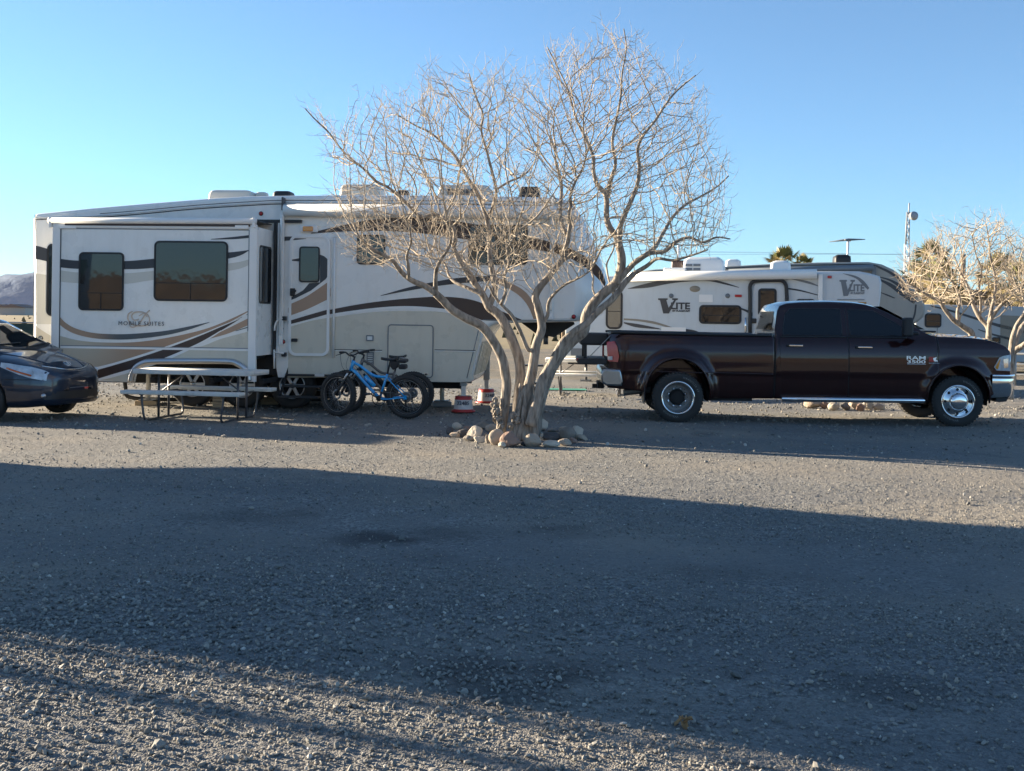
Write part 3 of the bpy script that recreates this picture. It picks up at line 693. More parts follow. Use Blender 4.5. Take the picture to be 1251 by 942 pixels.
# chassis and running gear
k = MB(); a, b = FW.L(66,455,.3), FW.L(574,455,.3)
for y_ in (.45, 2.05): k.box(((a[0]+b[0])/2, y_, .47), (b[0]-a[0]-.3, .08, .20), dark)
k.box(((a[0]+b[0])/2+.2, 1.25, .60), (b[0]-a[0]-.8, 2.1, .10), dark)
for px in (235,296,357): p = FW.L(px,476,.15); k.tube([(p[0],.25,.37),(p[0],2.25,.37)], .055, dark, 8); k.box((p[0]+.4,.40,.45), (.75,.07,.05), dark); 
k.box((xe-.35,.25,.74), (1.6,.5,.34), dark); k.box((xe+.5,.9,.66), (1.9,.9,.5), dark)
k.box(((FW.L(66,440,SL)[0]+xe)/2+.05, -.30, .90), (xe-FW.L(66,440,SL)[0]-.3, 1.1, .10), dark)
for px in (200,270,330): p = FW.L(px,470,-.3); k.box((p[0],-.35,.50), (.07,.9,.07), dark)
k.build('chassis', rv)
for px in (235,296,357):
    p = FW.L(px,476,.13); trailer_wheel(rv, (p[0], .22, .385), R=.385); trailer_wheel(rv, (p[0], 2.28, .385), R=.385)
def leg(px, pyb, y_, zt, name='landing_leg', zb=.26):
    p = FW.L(px, pyb, y_); k = MB(); k.box((p[0], y_, (zt+zb)/2+.12), (.11,.11,zt-zb-.1), galv, bev=.008); k.box((p[0], y_, zb+.08), (.075,.075,.3), alu, bev=.006); k.box((p[0], y_, zb-.0), (.20,.20,.02), steel); k.build(name, rv); return p[0]
lx = leg(566,503,.20,.85); lx2 = leg(594,494,2.20,.85)
def stab(px, y_, name='stabilizer_jack'):
    p = FW.L(px,490,y_); k = MB(); k.tube([(p[0],y_,.10),(p[0],y_,.55)], .04, cream, 10); k.box((p[0],y_,.095), (.26,.26,.02), steel); k.build(name, rv); return p[0]
s1 = stab(181, .25); s2 = stab(540, 1.3)
# nose box over the truck hitch: black pin box under the overhang
k = MB(); a = FW.L(660,392,1.2); k.prism([(a[0]-.5,1.62),(a[0]+.55,1.62),(a[0]+.6,1.48),(a[0]+.25,1.25),(a[0]-.05,1.30)], 1.05, 1.45, blackp); k.tube([(a[0]+.1,1.25,1.3),(a[0]+.1,1.25,1.12)], .045, steel, 12); k.build('pin_box', rv)
# ribbed front wall of the low part
k = MB(); a, b = FW.L(589,414), FW.L(577,463)
for i in range(9):
    y_ = .25+i*.25; k.box(((a[0]+b[0])/2+.012, y_, (a[1]+b[1])/2), (.02,.10,(a[1]-b[1])*.86), beige, Matrix.Rotation(math.atan2(a[0]-b[0], a[1]-b[1]),3,'Y'), bev=.006)
k.build('front_ribs', body)

# ---- jack buckets and blocks that rest on the ground: things of their own
def w_of(F, x, y, z=0.0): return (F.o[0]+F.a[0]*x+F.n[0]*y, F.o[1]+F.a[1]*x+F.n[1]*y, z)
redp = mat('red_plastic', (.42,.03,.03), .45); whp = mat('white_band', (.62,.60,.58), .5, dirt=((.3,.28,.25),.5))
def bucket(x, y, label, rzz):
    t_ = thing('leg_pad', label, 'leg pad', w_of(FW, x, y), -FW.phi+rzz, 'red pads under the landing legs')
    k = MB(); k.lathe([(.001,.0),(.20,.0),(.205,.025),(.165,.038),(.160,.05)], redp, 32); k.lathe([(.145,.20),(.14,.26),(.125,.265),(.001,.26)], redp, 32); k.build('shell', t_)
    b = MB(); b.lathe([(.161,.045),(.146,.205)], whp, 32); bo = b.build('band', t_)
    me = text_mesh('32485', .085, mat('grey_print', (.10,.11,.15), .6), bold=.002, ext=.001)
    wd = max(v.co.x for v in me.vertices)
    for v in me.vertices:
        a_ = (v.co.x-wd/2)/.152; v.co = Vector((math.sin(a_)*.1585, -math.cos(a_)*.1585, v.co.z+.125))
    o = bpy.data.objects.new('lettering', me); COL.objects.link(o); o.parent = bo
    return t_
bucket(lx, .20, 'red and white round pad with numbers under the near landing leg of the big trailer', FW.phi)
bucket(lx2, 2.20, 'red and white round pad in sunlight under the far landing leg, behind the tree', .6)
def block(x, y, sz, label, name='leveling_block', rz_=0.1, grp=None, m=wood):
    k = MB(); n_ = max(1, int(sz[2]/.045))
    for i in range(n_): k.box((random.uniform(-.01,.01), random.uniform(-.01,.01), (i+.5)*sz[2]/n_), (sz[0], sz[1], sz[2]/n_-.003), m, Matrix.Rotation(random.uniform(-.05,.05),3,'Z'), bev=.005)
    o = k.build(name); o.location = w_of(FW, x, y); o.rotation_euler = (0,0,rz_); return tag(o, label, 'block', grp)
block(s1, .25, (.36,.30,.085), 'wooden leveling block under the rear stabilizer jack of the big trailer')
block(FW.L(266,480,.1)[0], .12, (.16,.20,.26), 'wooden chock block standing between the two rear trailer wheels')
block(FW.L(330,480,1.0)[0], 1.0, (.30,.30,.12), 'low wooden block on the gravel under the trailer near its steps')
block(s2, 1.3, (.34,.30,.085), 'flat dark leveling block under the middle stabilizer jack behind the bicycles', m=steel)
p = FW.L(405,480,.9); k = MB(); k.tube([(0,0,.1),(0,0,.55)], .035, galv, 8); k.lathe([(.001,.12),(.09,.11),(.14,.04),(.15,.0),(.001,0)], steel, 16); o = k.build('jack_stand'); o.location = w_of(FW, p[0], .9); tag(o, 'grey jack stand under the trailer frame right of the entry steps', 'jack stand')
# sewer and power lines under the trailer
k = MB(); pts = sm([(FW.L(155,470,.5)[0],.4,.52),(FW.L(156,480,.5)[0]+.02,.35,.30),(FW.L(162,484,.5)[0],.4,.12),(FW.L(210,486,.8)[0],.7,.07),(FW.L(330,486,1.1)[0],1.0,.07),(FW.L(390,486,1.1)[0],1.5,.07)],6)
k.tube([w_of(FW,*q) for q in pts], .035, blackp, 8); o = k.build('drain_hose'); tag(o, 'black drain hose curling down from the rear underside of the big trailer', 'hose')
# ================================================================== the pickup truck
TK = Frame(950, 17.6, 2.0)
tk = thing('pickup_truck', 'dark maroon crew-cab dually pickup truck with chrome bumpers and open tailgate', 'pickup truck'); TK.place(tk)
def paint_mat(name, col, flake):
    m = mat(name, col, .36, metal=.5, coat=1.0, var=.05, scale=40, dirt=((.05,.04,.035), .10), coatr=.03, spec=.3); return m
maroon = paint_mat('maroon_pearl_paint', (.026,.0034,.0028), 1)
tkglass = mat('dark_tinted_glass', (.004,.005,.006), .02, spec=.6, var=.1, rvar=.2)
T = lambda px, py, yo=0.0: TK.L(px, py, yo)
TW = 2.0; x_tail = T(744,430)[0]
def tz(pts): # px polyline -> x->z interpolation
    a = [T(*p) for p in pts]; xs = [p[0] for p in a]; zs = [p[1] for p in a]; return lambda x: float(np.interp(x, xs, zs))
def tside(z):  # near side inset from the widest line at height z
    return interp(z, [.30,.42,.50,.62,.74,.77,.95,1.10,1.20,1.28,1.335,1.38,1.60,1.80,1.86,1.90], [.10,.06,.045,.03,.022,.005,.0,.005,.022,.05,.085,.115,.20,.275,.31,.36])
XR, XF = T(827,487)[0], T(1171,489)[0]; ZW = .395
def flare(x, z):
    r = math.hypot(x-XR, (z-.43)*.885); f = 0
    if x < x_tail+.34: f += .17*((x_tail+.34-x)/.34)**2.2
    if r < .80 and z > .30: # dually hips
        a_ = max(0, min(1, (.66-r)/.14)); b_ = min(1, max(0,(1.17-z)/.22)); f -= .135*a_*a_*(3-2*a_)*b_*b_*(3-2*b_)
    r2 = math.hypot(x-XF, (z-.43)*.91)
    if r2 < .66: a_ = max(0, min(1, (.62-r2)/.13)); b_ = min(1, max(0,(1.14-z)/.22)); f -= .055*a_*a_*(3-2*a_)*b_*b_*(3-2*b_)
    return f
def tsurf(x, z): return tside(z)+flare(x, z)
def crease(z): return 0
def loft(xs, zb, zt, topin, m, name, nz=34, cut=None, crown=.02, endx=None, par=None, nose=None, topflat=None):
    k = MB(); rows_ = []
    for x in xs:
        b, t = zb(x), zt(x); half = []
        for i in range(nz+1):
            z = b+(t-.012-b)*i/nz; half.append((tsurf(x, z), z))
        y_e = half[-1][0]; r = topin(x)
        half += [(y_e+r*.12, t-.004), (y_e+r*.35, t), (y_e+r, t+crown*.6)]
        pts = [(x, y, z) for y, z in half]
        pts.append((x, TW/2, t+crown))
        pts += [(x, TW-y, z) for y, z in half[::-1]]
        if nose:
            q = nose(x)
            pts = [(px_-q*(abs(py_-TW/2)/(TW/2))**2.5, py_, pz_) for px_, py_, pz_ in pts]
        rows_.append(pts)
    k.grid(rows_, m, close=True); n_ = len(rows_[0]); b0 = len(k.v)-len(rows_)*n_
    k.f.append(tuple(range(b0, b0+n_))[::-1]); k.m.append(0); k.sm.append(False)
    k.f.append(tuple(range(b0+(len(rows_)-1)*n_, b0+len(rows_)*n_))); k.m.append(0); k.sm.append(False)
    return k.build(name, par or tk, cut=cut, normals=True)
def well(x, r, zc=.40, ya=-.6, yb=.55, rz=None):
    rz = rz or r
    k = MB(); pts = []
    prof = [(x+r*math.cos(a), zc+rz*math.sin(a)) for a in [math.radians(d) for d in range(-10, 191, 8)]]; prof = [(x+r*1.0, -.4)]+prof+[(x-r*1.0, -.4)]
    k.prism(prof, ya, yb, dark); k.prism(prof, TW-yb, TW-ya, dark); return k
xs_ = lambda a, b, st=.03: list(np.linspace(a, b, max(2, int(abs(b-a)/st)+1)))
x_tail, x_bedf, x_cabr, x_cow, x_nose = T(744,430)[0], T(946.2,430)[0], T(948,430)[0], T(1146,430)[0], T(1240,440)[0]
bedtop = tz([(740,407.3),(760,406.8),(800,408),(850,409),(890,410),(930,410.5),(950,410.5)])
bedbot = tz([(740,474),(787,478),(800,486),(862,486),(880,487),(950,487.5)])
bed = loft(xs_(x_tail, x_bedf, .025), bedbot, bedtop, lambda x: .10, maroon, 'bed', cut=well(XR, .50, .43, rz=.565), crown=-.0, nz=40)
# bed: dark recessed load floor seen from above, rails
k = MB(); k.box(((x_tail+x_bedf)/2, TW/2, bedtop(x_tail)+.004), (x_bedf-x_tail-.10, TW-.46, .01), blackp); k.build('bed_liner', tk)
k = MB()
for yy in (.10, TW-.10):
    k.tube([(x, yy, bedtop(x)+.008) for x in xs_(x_tail+.03, x_bedf-.03, .2)], .022, blackp, 8)
k.build('bed_rail', tk)
# cab
cabtop = tz([(947,407),(950,395),(953,380),(957,373),(966,370),(985,368.5),(1020,368),(1048,369.2),(1064,371.5),(1076,375),(1090,381.5),(1112,393.5),(1136,407.5),(1147,411.5)])
cabbot = tz([(940,487.5),(1150,489)])
def flat_in(x): return .10
cabxs = xs_(x_cabr, x_cabr+.14, .02)+xs_(x_cabr+.17, XF-.75, .045)+xs_(XF-.735, x_cow, .015)
cab = loft(cabxs, cabbot, cabtop, lambda x: .16, maroon, 'cab', cut=well(XF, .470, .43, rz=.515), crown=.03, nz=44)
# front end
ftop = tz([(1146,410.5),(1150,411),(1170,411.6),(1190,412.6),(1208,414.8),(1222,418.2),(1233,423),(1240,429),(1243,436)])
fbot = tz([(1146,489),(1205,487),(1220,479),(1242,462)])
front = loft(xs_(x_cow+.004, x_nose, .022), fbot, ftop, lambda x: .30, maroon, 'front_fenders', cut=well(XF, .470, .43, rz=.515), crown=.05, nz=40, nose=lambda x: .07*max(0,(x-x_nose+.45)/.45)**2)
nosex = lambda x, y: x-.07*max(0,(x-x_nose+.45)/.45)**2*(abs(y-TW/2)/(TW/2))**2.5
def tp(poly, m_, off=.005, name=None, par=None, thick=0.0, mb_=None, dz=.05, dx=.12):
    k = mb_ or MB(); k.patch([T(*p) for p in poly], tsurf, off, m_, dz=dz, dx=dx, thick=thick)
    return k.build(name, par or tk) if name else k
def tline(a, b, m_, w_=.012, mb_=None, off=.003, n=14):
    k = mb_ or MB(); a, b = T(*a), T(*b); pts = []
    for i in range(n+1):
        x, z = a[0]+(b[0]-a[0])*i/n, a[1]+(b[1]-a[1])*i/n; pts.append((x, tsurf(x,z)-off+w_*.35, z))
    k.tube(pts, w_*.5, m_, 6); return k
# doors: thin panels just proud of the cab with handles and glass of their own
rd = tp([(953,413),(1036.3,413.5),(1036.3,486),(955,485.5)], maroon, .004, 'rear_door', thick=.004, dx=.2)
fd = tp([(1038.2,413.5),(1141,416),(1146,426),(1142.5,433),(1136,445),(1132.5,458),(1130.5,486.5),(1038.2,486)], maroon, .004, 'front_door', thick=.004, dx=.03, dz=.04)
k = MB(); tline((1037.2,376),(1037.2,486), blackp, .014, k); tline((952,413),(954,486), blackp, .010, k, off=-.001); tline((1147,418),(1144,440), blackp, .010, k); tline((946.9,412),(947,487), dark, .03, k, off=-.005)
tline((1147.5,411),(1148,430), blackp, .012, k)
k.build('door_gaps', cab)
k = MB(); tline((800,453.5),(858,455), maroon, .022, k, off=.002); tline((862,455),(946,457.3), maroon, .022, k); tline((955,458),(1036,461), maroon, .022, k, off=.006); tline((1038,461),(1134,463.6), maroon, .022, k, off=.006); k.build('body_crease', tk)
k = MB(); tline((955,411.3),(1036,412), blackp, .03, k, off=.010); tline((1038,412),(1110,413), blackp, .03, k, off=.010); k.build('belt_trim', cab)
w1 = tp([(969,377),(1031,377.5),(1031,410),(958.5,409.5),(959,400),(963,384)], tkglass, .004, 'window', rd, dx=.2)
w2 = tp([(1041,377.8),(1073,380),(1083,386),(1098,394.5),(1112,404.5),(1112,411),(1041,410.3)], tkglass, .004, 'window', fd, dx=.2)
for wv, par_, pts in ((0, w1, [(969,377),(1031,377.5),(1031,410),(958.5,409.5),(959,400),(963,384)]), (1, w2, [(1041,377.8),(1073,380),(1083,386),(1098,394.5),(1112,404.5),(1112,411),(1041,410.3)])):
    k = MB(); q = pts+[pts[0]]
    for i in range(len(q)-1): tline(q[i], q[i+1], blackp, .016, k, off=.006, n=6)
    k.build('window_seal', par_)
def thandle(x0, x1, y0, y1, par_):
    a, b = T(x0,y1), T(x1,y0); zc = (a[1]+b[1])/2; ys_ = tsurf((a[0]+b[0])/2, zc)
    k = MB(); k.box(((a[0]+b[0])/2, ys_-.03, zc), (b[0]-a[0], .018, .028), chrome, bev=.008); k.box((a[0]-.01, ys_-.018, zc), (.05,.03,.035), blackp, bev=.008); k.box(((a[0]+b[0])/2-.01, ys_-.008, zc-.002), (b[0]-a[0]+.03,.010,.055), blackp, bev=.004)
    k.build('handle', par_)
thandle(964,981,420.6,424, rd); thandle(1048,1066,422.8,426, fd)
# windshield and rear glass
def slab(pts4, m_, name, par_, off):
    k = MB(); a,b,c,d_ = [Vector(p) for p in pts4]; n_ = (b-a).cross(d_-a).normalized()*off; k.add([a+n_,b+n_,c+n_,d_+n_], [(0,1,2,3)], m_); return k.build(name, par_)
def tt3(px, py, y_):
    x, z = T(px, py); return Vector((x, y_, z))
ws = slab([tt3(1134,406,.22), tt3(1134,406,TW-.22), tt3(1082,377,TW-.36), tt3(1082,377,.36)], tkglass, 'windshield', cab, .045)
a = tt3(948.3,408,.24); k = MB()
xr_ = T(948,400)[0]
k.add([(xr_-.010,.36,T(948,403)[1]),(xr_-.010,TW-.36,T(948,403)[1]),(T(953,440)[0]-.02,TW-.48,T(952,380)[1]),(T(953,440)[0]-.02,.48,T(952,380)[1])], [(0,1,2,3),(3,2,1,0)], tkglass); k.build('rear_window', cab)
# mirrors
mr = MB(); a, b = T(1097,411), T(1108.5,388); mr.box(((a[0]+b[0])/2, -.24, (a[1]+b[1])/2), (b[0]-a[0], .17, b[1]-a[1]), blackp, bev=.03)
a = T(1112,408); mr.box((a[0]+.02,-.09,a[1]+.01), (.16,.28,.055), blackp, rot('Z',-15), bev=.02); mr.build('side_mirror', fd)
mr = MB(); a, b = T(1097,411), T(1108.5,388); mr.box(((a[0]+b[0])/2, TW+.24, (a[1]+b[1])/2), (b[0]-a[0], .17, b[1]-a[1]), blackp, bev=.03); mr.box((a[0]+.14,TW+.09,a[1]+.08), (.16,.28,.055), blackp, bev=.02); mr.build('side_mirror', tk)
# arch lips
def lip(xc, zc, r, m_, name, a0=-6, a1=186, w_=.016, rz=.5):
    k = MB(); pts = []
    for d_ in range(a0, a1+1, 6):
        a_ = math.radians(d_); x, z = xc+r*math.cos(a_), zc+rz*math.sin(a_); pts.append((x, tsurf(x,z)-.002, z))
    k.tube(pts, w_, m_, 6); k.build(name, tk)
lip(XR,.43,.502,maroon,'fender_flare',rz=.567); lip(XF,.43,.472,maroon,'fender_flare',rz=.517)
# inner liners so the wells are dark
k = MB()
for xc, r, rz_ in ((XR,.492,.557),(XF,.462,.507)):
    for y0, y1 in ((.07,.56),(TW-.56,TW-.07)):
        pr = [(xc+r*math.cos(math.radians(d_)), .40+rz_*math.sin(math.radians(d_))) for d_ in range(-8,189,7)]
        k.grid([[(x,y0,z),(x,y1,z)] for x,z in pr], dark); 
    k.box((xc,TW/2,.50), (.7,.75,.25), dark); 
    k.box((xc,.57,.6), (r*1.9,.01,.6), dark); k.box((xc,TW-.57,.6), (r*1.9,.01,.6), dark)
k.box((T(990,440)[0],TW/2,.50), (T(1215,440)[0]-T(760,440)[0]-.2, .95, .16), dark)
k.tube([(XR,.0,.40),(XR,TW,.40)], .06, dark, 10); k.tube([(XF,.15,.38),(XF,TW-.15,.38)], .05, dark, 10); k.lathe([(.001,-.14),(.12,-.1),(.16,0),(.12,.1),(.001,.14)], dark, 16, Yaxis((XR,TW/2,.40)))
a = T(885,440)[0]; k.box((a+.1,.35,.42), (.7,.5,.16), dark)
k.build('chassis', tk)
k = MB(); a, b = T(764,482), T(790,480); k.tube([(a[0],.45,a[1]),(b[0]+.2,.5,b[1]+.03)], .05, steel, 12); k.build('exhaust_pipe', tk)
k = MB(); a, b = T(786.5,493), T(786.5,470); k.box((a[0]+.0,.10,(a[1]+b[1])/2), (.012,.42,b[1]-a[1]), blackp); k.build('mud_flap', tk)
# running board
k = MB(); a, b = T(955,488), T(1131,491.3); k.tube([(a[0],.0,a[1]+.005),(b[0]-.05,.0,b[1]+.02),(b[0],.05,b[1]+.03)], .040, chrome, 14); k.box(((a[0]+b[0])/2,.05,(a[1]+b[1])/2+.03), (b[0]-a[0]-.3,.07,.02), blackp)
k.build('running_board', tk)
k = MB(); k.tube([(a[0],TW,a[1]+.005),(b[0],TW,b[1]+.01)], .040, chrome, 14); k.build('running_board', tk)
# wheels
def tyre_prof(R, W, r): return [(r,-W*.36),(r+.02,-W*.46),(R*.80,-W*.5),(R*.93,-W*.47),(R*.985,-W*.38),(R,-W*.2),(R,W*.2),(R*.985,W*.38),(R*.93,W*.47),(R*.80,W*.5),(r+.02,W*.46),(r,W*.36)]
def tread(k, R, W, M, n=44):
    for i in range(n):
        for sgn in (-1, 1):
            q = 2*PI*(i+(.5 if sgn > 0 else 0))/n; c_ = M @ Vector((math.cos(q)*(R-.007), math.sin(q)*(R-.007), sgn*W*.30))
            ax = (M.to_3x3() @ Vector((math.cos(q), math.sin(q), 0))).normalized(); R3 = Matrix((ax, (M.to_3x3() @ Vector((0,0,1))), ax.cross(M.to_3x3() @ Vector((0,0,1))))).transposed()
            k.box(c_, (.024, W*.26, R*2*PI/n*.60), rubber, R3, bev=.004)
def wheel(x, y, front, far=False):
    R, W, r = .395, .235, .245; M = Yaxis((x, y, R-.005))
    if far: M = Matrix.Translation((x, y, R-.005)) @ Matrix.Rotation(-PI/2, 4, 'X')
    k = MB(); k.lathe(tyre_prof(R-.006, W, r-.01), rubber, 48, M, closed=True); tread(k, R-.006, W, M); ty = k.build('wheel', tk)
    h = MB()
    if front:
        h.lathe([(r+.012,W*.44),(r+.010,W*.50),(r-.012,W*.49),(r-.025,W*.36),(r-.035,W*.25)], chrome, 48, M)
        h.lathe([(r-.035,W*.25),(r-.06,W*.28),(.150,W*.40),(.135,W*.42)], chrome, 48, M)
        h.lathe([(.135,W*.42),(.13,W*.62),(.105,W*.72),(.07,W*.755),(.03,W*.77),(.001,W*.77)], chrome, 40, M)
        for i in range(8): q = 2*PI*i/8; c_ = M @ Vector((.185*math.cos(q), .185*math.sin(q), W*.345)); h.lathe([(.022,.003),(.001,.006)], dark, 12, M @ Matrix.Translation((.185*math.cos(q), .185*math.sin(q), W*.345)))
    else:
        h.lathe([(r+.012,W*.44),(r+.010,W*.50),(r-.012,W*.49),(r-.022,W*.30),(r-.035,-W*.05),(r-.045,-W*.28)], chrome, 48, M)
        h.lathe([(r-.045,-W*.28),(.13,-W*.36),(.12,-W*.30)], steel, 40, M); h.lathe([(.118,-W*.30),(.10,W*.05),(.07,W*.12),(.001,W*.12)], dark, 32, M)
        for i in range(8):
            q = 2*PI*(i+.5)/8; h.lathe([(.021,-W*.32),(.021,-W*.12),(.012,-W*.06),(.001,-W*.05)], chrome, 10, M @ Matrix.Translation((.138*math.cos(q), .138*math.sin(q), 0)))
            h.lathe([(.024,-W*.30),(.001,-W*.29)], dark, 12, M @ Matrix.Translation((.183*math.cos(q+.39), .183*math.sin(q+.39), -W*.02)))
    h.build('rim', ty)
    if not far:
        # raised white lettering round the sidewall
        for word, a0, span in (('WRANGLER AT', math.radians(78), math.radians(-62)), ('GOODYEAR', math.radians(222), math.radians(50))):
            me = text_mesh(word, .05, mat('tyre_lettering', (.20,.20,.19), .7), ext=.001, space=1.1); wd = max(v.co.x for v in me.vertices)
            for v in me.vertices:
                a_ = a0+span*(v.co.x/wd); rr = .305+(v.co.z if span < 0 else -v.co.z)*.9+.0
                p_ = Vector((rr*math.cos(a_), rr*math.sin(a_), W*.505+(.001 if v.co.y < 0 else 0))); v.co = M @ p_
            o = bpy.data.objects.new('lettering', me); COL.objects.link(o); o.parent = ty
    return ty
wheel(XF, .13, True); wheel(XF, TW-.13, True, far=True); wheel(XR, -.035, False); wheel(XR, TW+.035, False, far=True); 
k = MB(); k.lathe(tyre_prof(.389,.235,.235), rubber, 40, Yaxis((XR,.26,.39)), closed=True); k.build('inner_wheel', tk); k = MB(); k.lathe(tyre_prof(.389,.235,.235), rubber, 40, Yaxis((XR,TW-.26,.39)), closed=True); k.build('inner_wheel', tk)
# tail
k = MB(); tp([(741.8,418),(751,417),(754,423),(756.5,436),(755,442.5),(743,441.5)], redlens, .008, None, thick=.016, mb_=k, dz=.05, dx=0)
tl = k.build('tail_light', tk); k = MB(); tp([(743,436),(748.5,435.5),(748.5,440),(743,440)], clearl, .028, None, thick=.002, mb_=k); k.build('reverse_lens', tl)
k = MB(); k.box((T(748,440)[0],TW+.004,(T(748,418)[1]+T(748,441)[1])/2), (.14,.02,.30), redlens, bev=.008); k.build('tail_light', tk)
bumper_m = mat('weathered_chrome', (.32,.34,.36), .22, metal=.9)
k = MB(); a, b = T(736.5,471.5), T(759.5,451)
prof = rrect(a[0]-.06, a[1], b[0], b[1], .045)
k.rprism([(a[0],b[1]),(b[0]-.02,b[1]-.005),(b[0],b[1]-.05),(b[0]+.03,a[1]+.08),(b[0]+.01,a[1]+.0),(a[0]+.05,a[1]-.0),(a[0]-.02,a[1]+.05),(a[0]-.03,b[1]-.06)], .02, TW-.02, .03, bumper_m, mid=12); k.build('rear_bumper', tk, normals=True)
k = MB(); k.box((a[0]+.0,TW/2,a[1]-.03), (.10,.6,.10), dark); k.box((a[0]-.05,TW/2,a[1]-.06), (.16,.07,.07), black_frame, bev=.01); k.build('hitch_receiver', tk)
# lowered tailgate and the load bay end
a, b = T(706,444), T(742,444); zt_ = T(724,438.5)[1]
k = MB(); k.box(((a[0]+b[0])/2, TW/2, zt_-.05), (b[0]-a[0], TW-.36, .085), blackp, bev=.015); tg = k.build('tailgate', tk)
k = MB(); k.box((a[0]+.0,.24,zt_-.02), (.03,.06,.045), redlens, bev=.01); k.build('reflector', tg)
k = MB(); k.tube([(a[0]+.16,.20,zt_-.0),(b[0]+.05,.20,zt_+.36)], .007, galv, 6); k.build('tailgate_cable', tg)
k = MB(); hb0, hb1 = T(710,406), T(745,424); k.box(((hb0[0]+hb1[0])/2, .95, (hb0[1]+hb1[1])/2), (hb1[0]-hb0[0], 1.1, hb0[1]-hb1[1]-.03), blackp, bev=.03); k.box((hb0[0]+.08,.45,zt_+.13), (.05,.05,.30), black_frame); k.box((hb0[0]+.08,1.5,zt_+.13), (.05,.05,.30), black_frame); k.build('hitch_head', tk)
# rear body wall around the opening
k = MB(); k.box((x_tail+.012,TW/2,(zt_+.58)/2+.02), (.03,TW-.5,zt_-.60), dark); k.build('bed_end', tk)
# head end
lampw = mat('headlight_lens', (.50,.53,.56), .12, coat=1, var=.5, scale=30)
hl = MB(); hl.patch([T(*p) for p in [(1214.5,448.5),(1222,437),(1228,435),(1239.6,433.5),(1240,453.5),(1218,452.5)]], lambda x, z: tsurf(x,z)+0.0, .010, lampw, dz=.03, dx=.04)
for i, v in enumerate(hl.v): hl.v[i] = (nosex(v[0], v[1]), v[1]-.004+.0, v[2])
ho = hl.build('headlight', tk)
k = MB(); k.patch([T(*p) for p in [(1216,448.8),(1222,439.5),(1224,439),(1220,451),(1218,451)]], lambda x, z: tsurf(x,z), .018, amber, dz=.03, dx=.04)
for q, v in enumerate(k.v): k.v[q] = (nosex(v[0], v[1]), v[1], v[2])
k.build('turn_signal', ho)
k = MB(); k.patch([T(*p) for p in [(1228,439),(1236,438),(1236,449),(1229,450)]], lambda x, z: tsurf(x,z), .018, chrome, dz=.03, dx=.04)
for q, v in enumerate(k.v): k.v[q] = (nosex(v[0], v[1]), v[1], v[2])
k.build('reflector_bowl', ho)
k = MB(); k.box((x_nose-.10,TW-.30,T(1225,444)[1]), (.22,.40,.26), clearl, bev=.03); k.build('headlight', tk)
gr = MB(); zc = T(1240,447)[1]
gr.box((x_nose+.015,TW/2,zc+.02), (.05,TW-.75,.46), chrome, bev=.02); gr.box((x_nose+.03,TW/2,zc+.02), (.04,TW-.95,.36), blackp, bev=.01); gr.box((x_nose+.05,TW/2,zc+.02), (.03,TW-.93,.05), chrome); gr.box((x_nose+.05,TW/2,zc+.02), (.03,.06,.36), chrome)
gr.build('grille', tk)
k = MB(); k.tube([(x_nose-.02,.16,T(1240,434)[1]),(x_nose-.01,.20,T(1240,446)[1]),(x_nose-.015,.22,T(1240,456)[1])], .022, chrome, 8); k.tube([(x_nose-.02,TW-.16,T(1240,434)[1]),(x_nose-.01,TW-.20,T(1240,446)[1]),(x_nose-.015,TW-.22,T(1240,456)[1])], .022, chrome, 8); k.build('grille_surround', tk)
plan = sm([(x_nose-.34,.0),(x_nose-.18,-.005),(x_nose-.04,.05),(x_nose+.05,.20),(x_nose+.10,.45),(x_nose+.13,1.0)], 5)
plan = plan+[(x, TW-y) for x, y in plan[::-1][1:]]; fb = []; z0, z1 = T(1235,486.5)[1], T(1235,457.5)[1]
for i, (x_, y_) in enumerate(plan):
    j0, j1 = plan[max(0,i-1)], plan[min(len(plan)-1,i+1)]; tx, ty = j1[0]-j0[0], j1[1]-j0[1]; l_ = math.hypot(tx,ty); nx, ny = ty/l_, -tx/l_; row = []
    back = max(0, (x_nose-.10-x_))/.24; zz0 = z0
    for zf, xo in ((0,-.12),(0.0,-.05),(.10,-.02),(.30,.004),(.55,.018),(.80,.022),(.86,.016),(.88,.028),(.96,.03),(.99,.02),(1,-.0),(1,-.14)):
        row.append((x_+nx*xo, y_+ny*xo, zz0+(z1-zz0)*zf))
    fb.append(row)
k = MB(); k.grid(fb, chrome); k.build('front_bumper', tk, normals=True)
k = MB(); sp = [T(1221,480),T(1238,480),T(1232,491),T(1223,492),T(1219,490)]; k.prism(sp, .08, TW-.08, blackp); k.build('air_dam', tk)
k = MB(); a = T(1243,475); k.box((a[0]+.05,.45,a[1]), (.16,.04,.09), chrome, bev=.02); k.box((a[0]+.05,TW-.45,a[1]), (.16,.04,.09), chrome, bev=.02); k.build('tow_hook', tk)
k = MB(); a = T(1147.5,410); k.tube([(a[0],.12,a[1]-.12),(a[0]+.01,.12,a[1]+.17)], .004, black_frame, 5); k.build('antenna', tk)
k = MB(); a = T(1140,407); k.box((a[0]+.02,.5,a[1]+.02), (.22,.5,.03), blackp, bev=.01); k.build('wiper_cowl', tk)
k = MB(); a = T(1070,371.5); k.box((a[0],.8,a[1]+.03), (.14,.06,.03), amber, bev=.01); 
k.box((a[0],1.2,a[1]+.03), (.14,.06,.03), amber, bev=.01); k.build('roof_light', tk)
